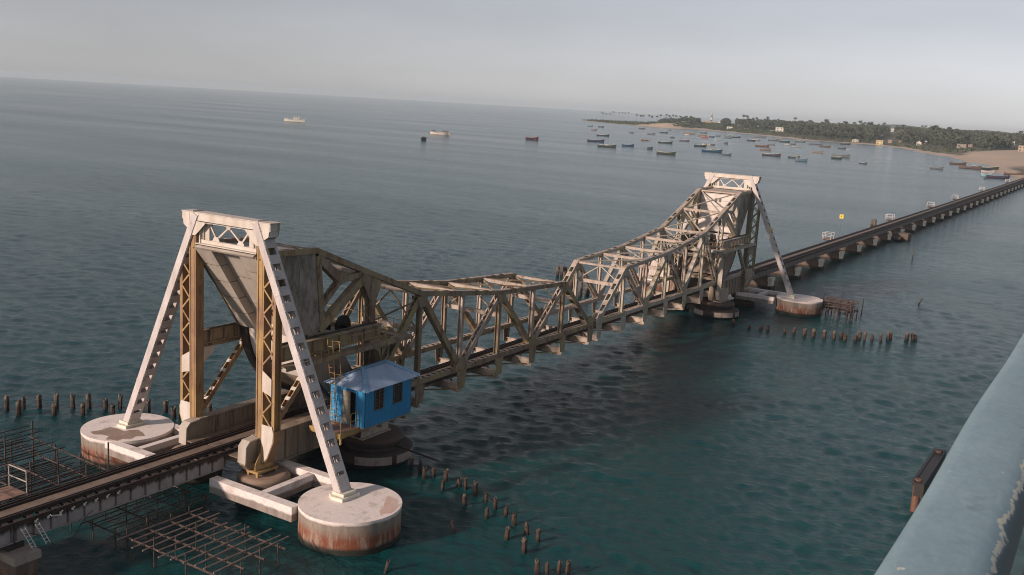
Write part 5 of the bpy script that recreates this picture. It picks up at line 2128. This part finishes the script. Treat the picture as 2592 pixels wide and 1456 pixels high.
for i in order:
    x, y = pa[i]
    sc = rt.uniform(.6, 1.08) * (1.0 if sdv[i] > 70 else .78) * trs[i]
    if i in palm_set:
        put_tree('palm_tree', (x, y, zz[i] - .3), rt.uniform(.95, 1.3) * trs[i], 'palm rising through the broad trees of the far wood', 'palms in the far wood')
    elif i in single:
        put_tree('broad_tree', (x, y, zz[i] - .3), sc, 'dark bushy tree in the wood along the far beach', 'trees in front of the wood on the far shore')
    else:
        co, fi = src[rt.randrange(len(src))]
        a_ = rt.uniform(0, 6.28)
        ca, sa = math.cos(a_), math.sin(a_)
        q = co * sc
        q = np.stack([q[:, 0] * ca - q[:, 1] * sa + x, q[:, 0] * sa + q[:, 1] * ca + y, q[:, 2] + zz[i] - .3], -1)
        allv.append(q)
        allf.append(fi + base)
        base += len(q)
fm = np_mesh('wood', np.concatenate(allv), np.concatenate(allf), M['leaf'][0], False)
for mm in M['leaf'][1:]:
    fm.materials.append(mm)
mi_ = np.repeat(np.array([rt.randrange(3) for _ in allf], np.int32), [len(f) for f in allf])
fm.polygons.foreach_set('material_index', mi_)
obj('wood', fm, None, None, 'stuff')
# low scrub on the headland and along the beach
sv, sf = [], []
cnt = 0
rsb = random.Random(8)
while cnt < 2600:
    rr_ = rsb.random()
    if rr_ < .3:
        x, y = rsb.uniform(1330, 1620), rsb.uniform(420, 640)
    elif rr_ < .55:
        x, y = rsb.uniform(1370, 1640), rsb.uniform(560, 830)
    else:
        x, y = rsb.uniform(560, 1650), rsb.uniform(20, 640)
    q = np.array([[x, y]])
    s_ = float(shore_dist(q)[0])
    if s_ < 9 or (s_ > 60 and math.atan2(y - CY, x - CX) < .30) or (s_ > 210 and math.atan2(y - CY, x - CX) < BEAR0):
        continue
    if math.exp(-(((x - 860) / 230.) ** 2 + ((y - 25) / 70.) ** 2)) > .45 or math.exp(-(((x - 1392) / 22.) ** 2 + ((y - 590) / 34.) ** 2)) > .5:
        continue
    z = float(land_z(q)[0])
    r = rsb.uniform(1.5, 3.6)
    v, f = leaf_clumps(r, r * .7, z + r * .35, 26, .8, rsb, 1, .2)
    v = [(p.x + x, p.y + y, p.z) for p in v]
    k0 = len(sv)
    sv += v
    sf += [tuple(a_ + k0 for a_ in ff) for ff in f]
    cnt += 1
obj('scrub', np_mesh('scrub', np.array(sv), np.array(sf), plain('scrub_foliage', (.062, .078, .036), .9, .4, .3), False), None, None, 'stuff')

# ------------------------------------------------------------------ boats
def hull_mb(L, B, Hb, sheer, stern=.75, y0=0.0, shell=.06):
    """lofted open hull: bow at +x with raised stem"""
    mb = MB()
    n = 13
    sec = []
    for i in range(n):
        f_ = i / (n - 1)
        x = -L / 2 + L * f_
        wb = B / 2 * (math.sin(PI * min(1, .28 + .72 * f_) * .98) ** .7 if f_ > .35 else stern + (1 - stern) * f_ / .35)
        wb = max(wb, .03)
        top = Hb + sheer * (max(0, f_ - .45) / .55) ** 2 * 1.0 + sheer * .45 * (max(0, .4 - f_) / .4) ** 2
        xo = .05 * L * (f_ ** 4)
        sec.append([(x + xo, -wb, top), (x + xo * .6, -wb * .88, .25), (x, -wb * .35, -.45), (x, wb * .35, -.45), (x + xo * .6, wb * .88, .25), (x + xo, wb, top),
                    (x + xo, wb * .86, top), (x + xo * .6, wb * .75, .28), (x + xo * .6, -wb * .75, .28), (x + xo, -wb * .86, top)])
    m_ = 10
    v = [p for s_ in sec for p in s_]
    f = []
    for i in range(n - 1):
        for k in range(m_):
            f.append((i * m_ + k, i * m_ + (k + 1) % m_, (i + 1) * m_ + (k + 1) % m_, (i + 1) * m_ + k))
    f.append(tuple(range(m_))[::-1])
    f.append(tuple(range((n - 1) * m_, n * m_)))
    mb.add(v, f)
    rim = MB()
    for sgn in (0, 5):
        for i in range(n - 1):
            a_ = Vector(sec[i][sgn]) + Vector((0, 0, .03))
            b_ = Vector(sec[i + 1][sgn]) + Vector((0, 0, .03))
            rim.bar(a_, b_, .20, .12, (0, 1, 0))
    tr_ = Vector(sec[0][0])
    rim.bar(Vector(sec[0][0]) + Vector((0, 0, .03)), Vector(sec[0][5]) + Vector((0, 0, .03)), .16, .12, (1, 0, 0))
    return mb, rim, sec


def make_boat(z, uL, uR, vw, hull, rim, inside, label, extra=(), height=1.0, flip=False, group='boats moored off the far beach', rot=0.0, cat='boat', name='wooden_boat'):
    pl = zp(z, uL, vw)
    pr = zp(z, uR, vw)
    mid_ = ((pl[0] + pr[0]) / 2, (pl[1] + pr[1]) / 2 + (0))
    p = onz(mid_[0], mid_[1])
    dist = (p - CAM).length
    L = max(3.2, (pr[0] - pl[0]) / FPX * dist * .97)
    view = math.atan2(p.y - CAM.y, p.x - CAM.x)
    head = view - PI / 2 + rot + (PI if flip else 0)
    big = L > 7
    B = min(3.2, max(1.3, L * .23))
    Hb = (.5 + .055 * L) * height
    t_ = thing(name, label, cat, (p.x, p.y, 0), head, group)
    hm, rm, sec = hull_mb(L, B, Hb, .45 + .05 * L)
    ho = obj('hull', hm, paint(hull), t_)
    obj('gunwale', rm, paint(rim), t_)
    if L > 5:
        th_ = MB()
        for f_ in (.25, .45, .62, .76):
            x = -L / 2 + L * f_
            th_.box(x - .14, x + .14, -B * .40, B * .40, Hb - .22, Hb - .16)
        obj('thwart', th_, paint(inside), t_)
        obj('floor_boards', MB().box(-L * .40, L * .30, -B * .33, B * .33, .30, .36), paint(inside), t_)
    for e in extra:
        if e[0] == 'cabin':
            _, f_, w_, h_, col = e
            x = -L / 2 + L * f_
            cb_ = MB().box(x - w_ / 2, x + w_ / 2, -B * .32, B * .32, .3, Hb + h_)
            cb_.box(x - w_ / 2 - .15, x + w_ / 2 + .15, -B * .38, B * .38, Hb + h_ + .002, Hb + h_ + .12)
            co_ = obj('deck_cabin', cb_, paint(col), t_)
            wn_ = MB()
            for s in (-1, 1):
                yy = s * B * .32
                wn_.box(x - w_ * .3, x - w_ * .05, min(yy, yy + s * .02), max(yy, yy + s * .02), Hb + h_ * .45, Hb + h_ * .85)
                wn_.box(x + w_ * .05, x + w_ * .3, min(yy, yy + s * .02), max(yy, yy + s * .02), Hb + h_ * .45, Hb + h_ * .85)
            obj('window', wn_, M['dark'], co_)
        elif e[0] == 'mast':
            _, f_, h_ = e
            x = -L / 2 + L * f_
            obj('mast', MB().tube((x, 0, .3), (x, 0, Hb + h_), .07, .045, 6), M['dark'], t_)
        elif e[0] == 'canopy':
            _, f0, f1, h_, col = e
            cn = MB()
            n = 6
            x0, x1 = -L / 2 + L * f0, -L / 2 + L * f1
            for i in range(n):
                a0, a1 = PI * i / n, PI * (i + 1) / n
                cn.add([(x0, -B * .42 * math.cos(a0), Hb + h_ * math.sin(a0)), (x1, -B * .42 * math.cos(a0), Hb + h_ * math.sin(a0)), (x1, -B * .42 * math.cos(a1), Hb + h_ * math.sin(a1)), (x0, -B * .42 * math.cos(a1), Hb + h_ * math.sin(a1))], [(0, 1, 2, 3)])
            obj('canopy', cn, paint(col), t_)
        elif e[0] == 'load':
            _, f0, f1, h_, col = e
            x0, x1 = -L / 2 + L * f0, -L / 2 + L * f1
            obj('net_heap', MB().prism([(x0, .36), (x1, .36), (x1 - .4, Hb + h_ * .8), ((x0 + x1) / 2, Hb + h_), (x0 + .3, Hb + h_ * .7)], -B * .33, B * .33), paint(col), t_)
        elif e[0] == 'stripe':
            st_ = MB()
            for i in range(len(sec) - 1):
                for sgn in (0, 5):
                    a_ = Vector(sec[i][sgn])
                    b_ = Vector(sec[i + 1][sgn])
                    s_ = -1 if sgn == 0 else 1
                    st_.bar(a_ + Vector((0, s_ * .01, -.22)), b_ + Vector((0, s_ * .01, -.22)), .05, .16, (0, 1, 0))
            obj('stripe', st_, paint(e[1]), t_)
    return t_


BOATS = [
    (Z1, 310, 670, 765, NAVY, PNK, PNK, 'long dark blue wooden boat with a pale pink gunwale, leftmost of the moored fleet', (('load', .3, .6, .15, TAN),)),
    (Z1, 515, 785, 640, DKB, WHT, GRY, 'dark boat with a white gunwale just behind the long dark blue boat', ()),
    (Z1, 535, 930, 880, DKG, WHT, CRM, 'dark boat with whitish deck and small mast before the long dark blue boat', (('mast', .84, 1.5), ('cabin', .5, 1.6, .35, WHT))),
    (Z1, 1065, 1320, 865, BLUE, TAN, PAL, 'bright blue boat with a raised bow, alone right of the boat with the mast', ()),
    (Z1, 1225, 1315, 578, SLT, PAL, GRY, 'small grey boat floating alone above the bright blue boat', ()),
    (Z1, 320, 430, 432, TEAL, PAL, PAL, 'tiny pale turquoise boat nearest to the tip of the headland', ()),
    (Z1, 550, 668, 450, DKB, GRY, GRY, 'thin dark boat close below the headland beach', ()),
    (Z1, 385, 520, 517, PNK, PNK, TAN, 'thin pink boat between the headland and the fleet', ()),
    (Z1, 1430, 1560, 488, SLT, PNK, PNK, 'pinkish grey boat in front of the pale sand bank', (('cabin', .5, 1.6, .8, PNK),)),
    (Z1, 1480, 1665, 740, ORG, WHT, ORG, 'orange boat with a white bow among the moored boats', (('cabin', .9, 1.2, .3, WHT),)),
    (Z1, 1615, 1785, 607, GRY, GRY, GRY, 'low grey boat right of the orange boat and behind it', ()),
    (Z1, 1890, 2055, 577, DKB, GRY, GRY, 'thin black boat lying off the second sand bank', ()),
    (Z1, 2075, 2140, 517, GRY, PAL, GRY, 'tiny grey boat close under the beach left of the lighthouse', ()),
    (Z1, 2115, 2205, 682, SLT, GRY, GRY, 'small dark boat with a low cabin above the dark green boat', (('cabin', .45, 1.8, .5, GRY),)),
    (Z1, 1855, 2155, 797, DKG, WHT, PAL, 'dark green boat with a pale gunwale in the middle of the left fleet', ()),
    (Z1, 1640, 1705, 925, SLT, GRY, GRY, 'tiny dark dinghy seen end on below the orange boat', (), 1.6),
    (Z1, 1820, 2220, 1037, DKG, CRM, CRM, 'long dark olive boat with a cream gunwale, the lowest of the left fleet', (('load', .3, .42, .1, WHT),)),
    (Z1, 2430, 2515, 617, WHT, WHT, WHT, 'small white boat left of the tan cluster', ()),
    (Z2, 245, 500, 600, TAN, BRN, TAN, 'tan boat of the brownish cluster below the orange house', (('load', .3, .7, .5, TAN),)),
    (Z2, 615, 765, 580, DKG, PAL, GRY, 'thin grey green boat below the lighthouse', ()),
    (Z2, 580, 765, 645, ORG, TAN, ORG, 'orange brown boat behind the red and white boat', (('cabin', .35, 1.8, .5, ORG),)),
    (Z2, 640, 790, 682, RED, WHT, PNK, 'red boat with a whitish gunwale below the lighthouse', (('cabin', .4, 1.8, .5, PNK),)),
    (Z2, 815, 925, 668, DKB, GRY, GRY, 'thin dark boat right of the red boat', ()),
    (Z2, 955, 1055, 648, SLT, GRY, GRY, 'small slate boat off the beach right of the lighthouse', ()),
    (Z2, 1145, 1285, 647, GRY, PAL, GRY, 'grey boat of the pair right of the small slate boat', ()),
    (Z2, 1140, 1315, 690, (.2, .24, .27), PAL, GRY, 'pale blue grey boat of the pair right of the small slate boat', ()),
    (Z2, 1310, 1485, 677, DKG, GRY, GRY, 'thin dark boat touching the blue grey pair at its right', ()),
    (Z2, 930, 1020, 742, WHT, WHT, WHT, 'small white boat above the yellow cream boat', ()),
    (Z2, 1145, 1215, 812, SLT, GRY, GRY, 'small dark boat with a short mast seen end on', (('mast', .5, 1.2), ('cabin', .5, 1.2, .4, SLT)), 1.5),
    (Z2, 170, 380, 752, SLT, WHT, PNK, 'boat with a white gunwale and reddish waterline above the dark teal boat', (('stripe', PNK),)),
    (Z2, 490, 750, 870, (.03, .075, .075), PAL, GRY, 'dark teal boat in front of the cream boat', ()),
    (Z2, 665, 830, 842, CRM, CRM, CRM, 'cream boat wedged behind the dark teal boat', ()),
    (Z2, 830, 935, 840, SLT, GRY, GRY, 'slate boat right behind the cream boat', ()),
    (Z2, 655, 1080, 987, (.03, .10, .20), WHT, TAN, 'large blue boat with a white gunwale and a yellowish deck cabin', (('cabin', .55, 3.0, .7, CRM), ('mast', .68, 1.1), ('stripe', TEAL))),
    (Z2, 1100, 1290, 1057, (.14, .20, .22), PAL, PAL, 'blue grey boat below right of the large blue boat', ()),
    (Z2, 1765, 2040, 674, GRY, GRY, TAN, 'long thin grey boat close to the beach left of the big white house', ()),
    (Z2, 1640, 1810, 752, DKB, GRY, GRY, 'dark boat in front of the white topped boat', ()),
    (Z2, 1725, 1920, 742, GRY, WHT, WHT, 'white topped boat behind the dark boat off the big white house', (('canopy', .05, .7, .35, WHT),)),
    (Z2, 1820, 2105, 874, BRN, ORG, ORG, 'dark brown boat with an orange deck', (('load', .08, .8, .05, ORG),)),
    (Z2, 1915, 2145, 952, TAN, TAN, PNK, 'tan boat below the orange decked boat', ()),
    (Z2, 1970, 2350, 1072, (.05, .04, .06), WHT, GRY, 'dark purple boat with a white gunwale, lowest of the middle fleet', ()),
    (Z2, 2085, 2240, 834, GRY, GRY, GRY, 'thin grey boat right behind the orange decked boat', ()),
    (Z3, 380, 600, 575, GRY, TAN, GRY, 'grey boat off the left edge of the dark wood', ()),
    (Z3, 625, 840, 607, DKG, GRY, GRY, 'dark green boat below the left edge of the dark wood', ()),
    (Z3, 545, 700, 547, TAN, TAN, TAN, 'tan boat close to the beach below the big white house', ()),
    (Z3, 730, 845, 668, PAL, WHT, WHT, 'pale boat with a small cabin right of the dark green boat', (('cabin', .6, 1.6, .5, WHT),)),
    (Z3, 850, 975, 657, GRY, TAN, GRY, 'thin grey boat touching the pale cabin boat', ()),
    (Z3, 910, 1080, 713, PAL, PAL, GRY, 'pale grey boat below the pale cabin boat', ()),
    (Z3, 970, 1175, 603, SLT, WHT, GRY, 'slate boat with a white top below the sandy strip of the wood', (('canopy', .2, .9, .3, WHT),)),
    (Z3, 1285, 1550, 662, SLT, GRY, GRY, 'grey boat with its raised end to the left below the dark wood', (), 1.0, True),
    (Z3, 1500, 1720, 710, BRN, TAN, GRY, 'dark brown boat right of the boat with a raised end', ()),
    (Z3, 1345, 1560, 834, TAN, GRY, TAN, 'tan boat alone in front of the dark wood', ()),
    (Z3, 815, 1050, 947, SLT, (.42, .45, .25), (.42, .45, .25), 'dark boat with a yellow green deck', (('load', .12, .9, .05, (.42, .45, .25)),)),
    (Z3, 975, 1215, 1017, (.10, .17, .23), PAL, PAL, 'steel blue boat overlapping the yellow green decked boat', (), 1.4),
    (Z3, 1770, 2125, 932, (.13, .15, .16), GRY, GRY, 'long grey boat behind the canopied boat, right part of the fleet', (('load', .0, .25, .7, GRY),), 1.3),
    (Z3, 1757, 1965, 967, DKG, WHT, PAL, 'black green boat with a pale green canopy', (('canopy', .4, .95, .75, (.28, .34, .24)),), 1.3),
    (Z3, 1895, 2060, 750, SLT, GRY, GRY, 'dark boat off the small white house at the beach', ()),
    (Z3, 2080, 2165, 770, PAL, PAL, GRY, 'small pale boat right of the dark boat off the beach', ()),
    (Z3, 2365, 2515, 1072, SLT, WHT, WHT, 'small boat with a white gunwale, alone at the lower right of the fleet', ()),
    (Z3, 1955, 2150, 657, DKG, GRY, GRY, 'grey green boat close to the beach left of the yellow house', ()),
    (Z4, 1885, 2190, 1268, (.14, .16, .16), PAL, GRY, 'small grey boat with a cabin at its right end, alone near the beached boats', (('cabin', .82, 1.4, .5, GRY),)),
    (Z5, 510, 900, 962, BRN, TAN, TAN, 'brown beached boat, leftmost of those aground near the viaduct', (('cabin', .08, 1.0, .4, GRY),)),
    (Z5, 780, 1300, 1078, BRN, BRN, BRN, 'broken brown boat aground left of the dark white rimmed boat', (('load', .05, .4, .3, BRN),)),
    (Z5, 1180, 1775, 1098, (.025, .03, .02), WHT, BRN, 'long dark boat with a white gunwale and raised bow aground on the sand', ()),
    (Z5, 1395, 1700, 1192, (.5, .42, .40), WHT, TAN, 'pinkish white boat aground above the turquoise one', ()),
    (Z5, 1380, 1620, 1293, (.20, .42, .46), WHT, PAL, 'turquoise boat with a white gunwale aground near the viaduct', (), 1.4),
    (Z5, 1560, 2095, 1352, (.06, .045, .07), SLT, SLT, 'long dark purple boat, nearest to the viaduct of those aground', (('canopy', .5, .95, .3, SLT),)),
    (Z5, 2050, 2480, 1262, BRN, TAN, BRN, 'low dark boat lying on the sand beside the viaduct', ()),
]
for bt in BOATS:
    z, a0, a1, vw, hc, rc, ic, lab = bt[:8]
    make_boat(z, a0, a1, vw, hc, rc, ic, lab, bt[8] if len(bt) > 8 else (), bt[9] if len(bt) > 9 else 1.0, bt[10] if len(bt) > 10 else False, rot=random.Random(a0).uniform(-.25, .25))
make_boat(ZO, 143, 325, 139, (.66, .64, .56), WHT, PAL, 'white fishing trawler far out on the left, the farthest boat from the bridge', (('cabin', .62, 4.5, 1.9, WHT), ('mast', .45, 3.2), ('mast', .75, 3.0), ('stripe', GRY)), 1.35, group='single vessels out on the open water', name='fishing_trawler', rot=-.3)
make_boat(ZO, 1462, 1640, 256, (.60, .55, .48), WHT, PAL, 'white trawler with a red bottom and rigging in open water', (('cabin', .78, 4.0, 1.3, GRY), ('cabin', .12, 2.2, .9, SLT), ('mast', .14, 4.2), ('stripe', RED)), 1.35, group='single vessels out on the open water', name='fishing_trawler', rot=-.3)
make_boat(ZO, 1370, 1440, 306, DKB, CRM, CRM, 'stubby dark blue boat with a cream gunwale seen end on in front of the trawler', (('cabin', .3, 1.5, .5, BLUE),), 2.0, group='single vessels out on the open water', rot=.9)
make_boat(ZO, 2325, 2440, 302, (.06, .04, .05), (.50, .05, .03), (.50, .05, .03), 'dark boat with a bright red gunwale alone in open water', (('load', .1, .85, .1, RED),), 1.5, group='single vessels out on the open water')

# ------------------------------------------------------------------ haze
hz = MB().box(-1500, 9500, -9500, 9600, -4.0, 48.0)
mt = bpy.data.materials.new('haze')
mt.use_nodes = True
nt = mt.node_tree
nt.nodes.clear()
out = nt.nodes.new('ShaderNodeOutputMaterial')
pv = nt.nodes.new('ShaderNodeVolumePrincipled')
pv.inputs['Color'].default_value = (.74, .86, .93, 1)
pv.inputs['Density'].default_value = HAZE
pv.inputs['Anisotropy'].default_value = 0.0
nt.links.new(pv.outputs[0], out.inputs['Volume'])
obj('haze', hz, mt, None, 'stuff')
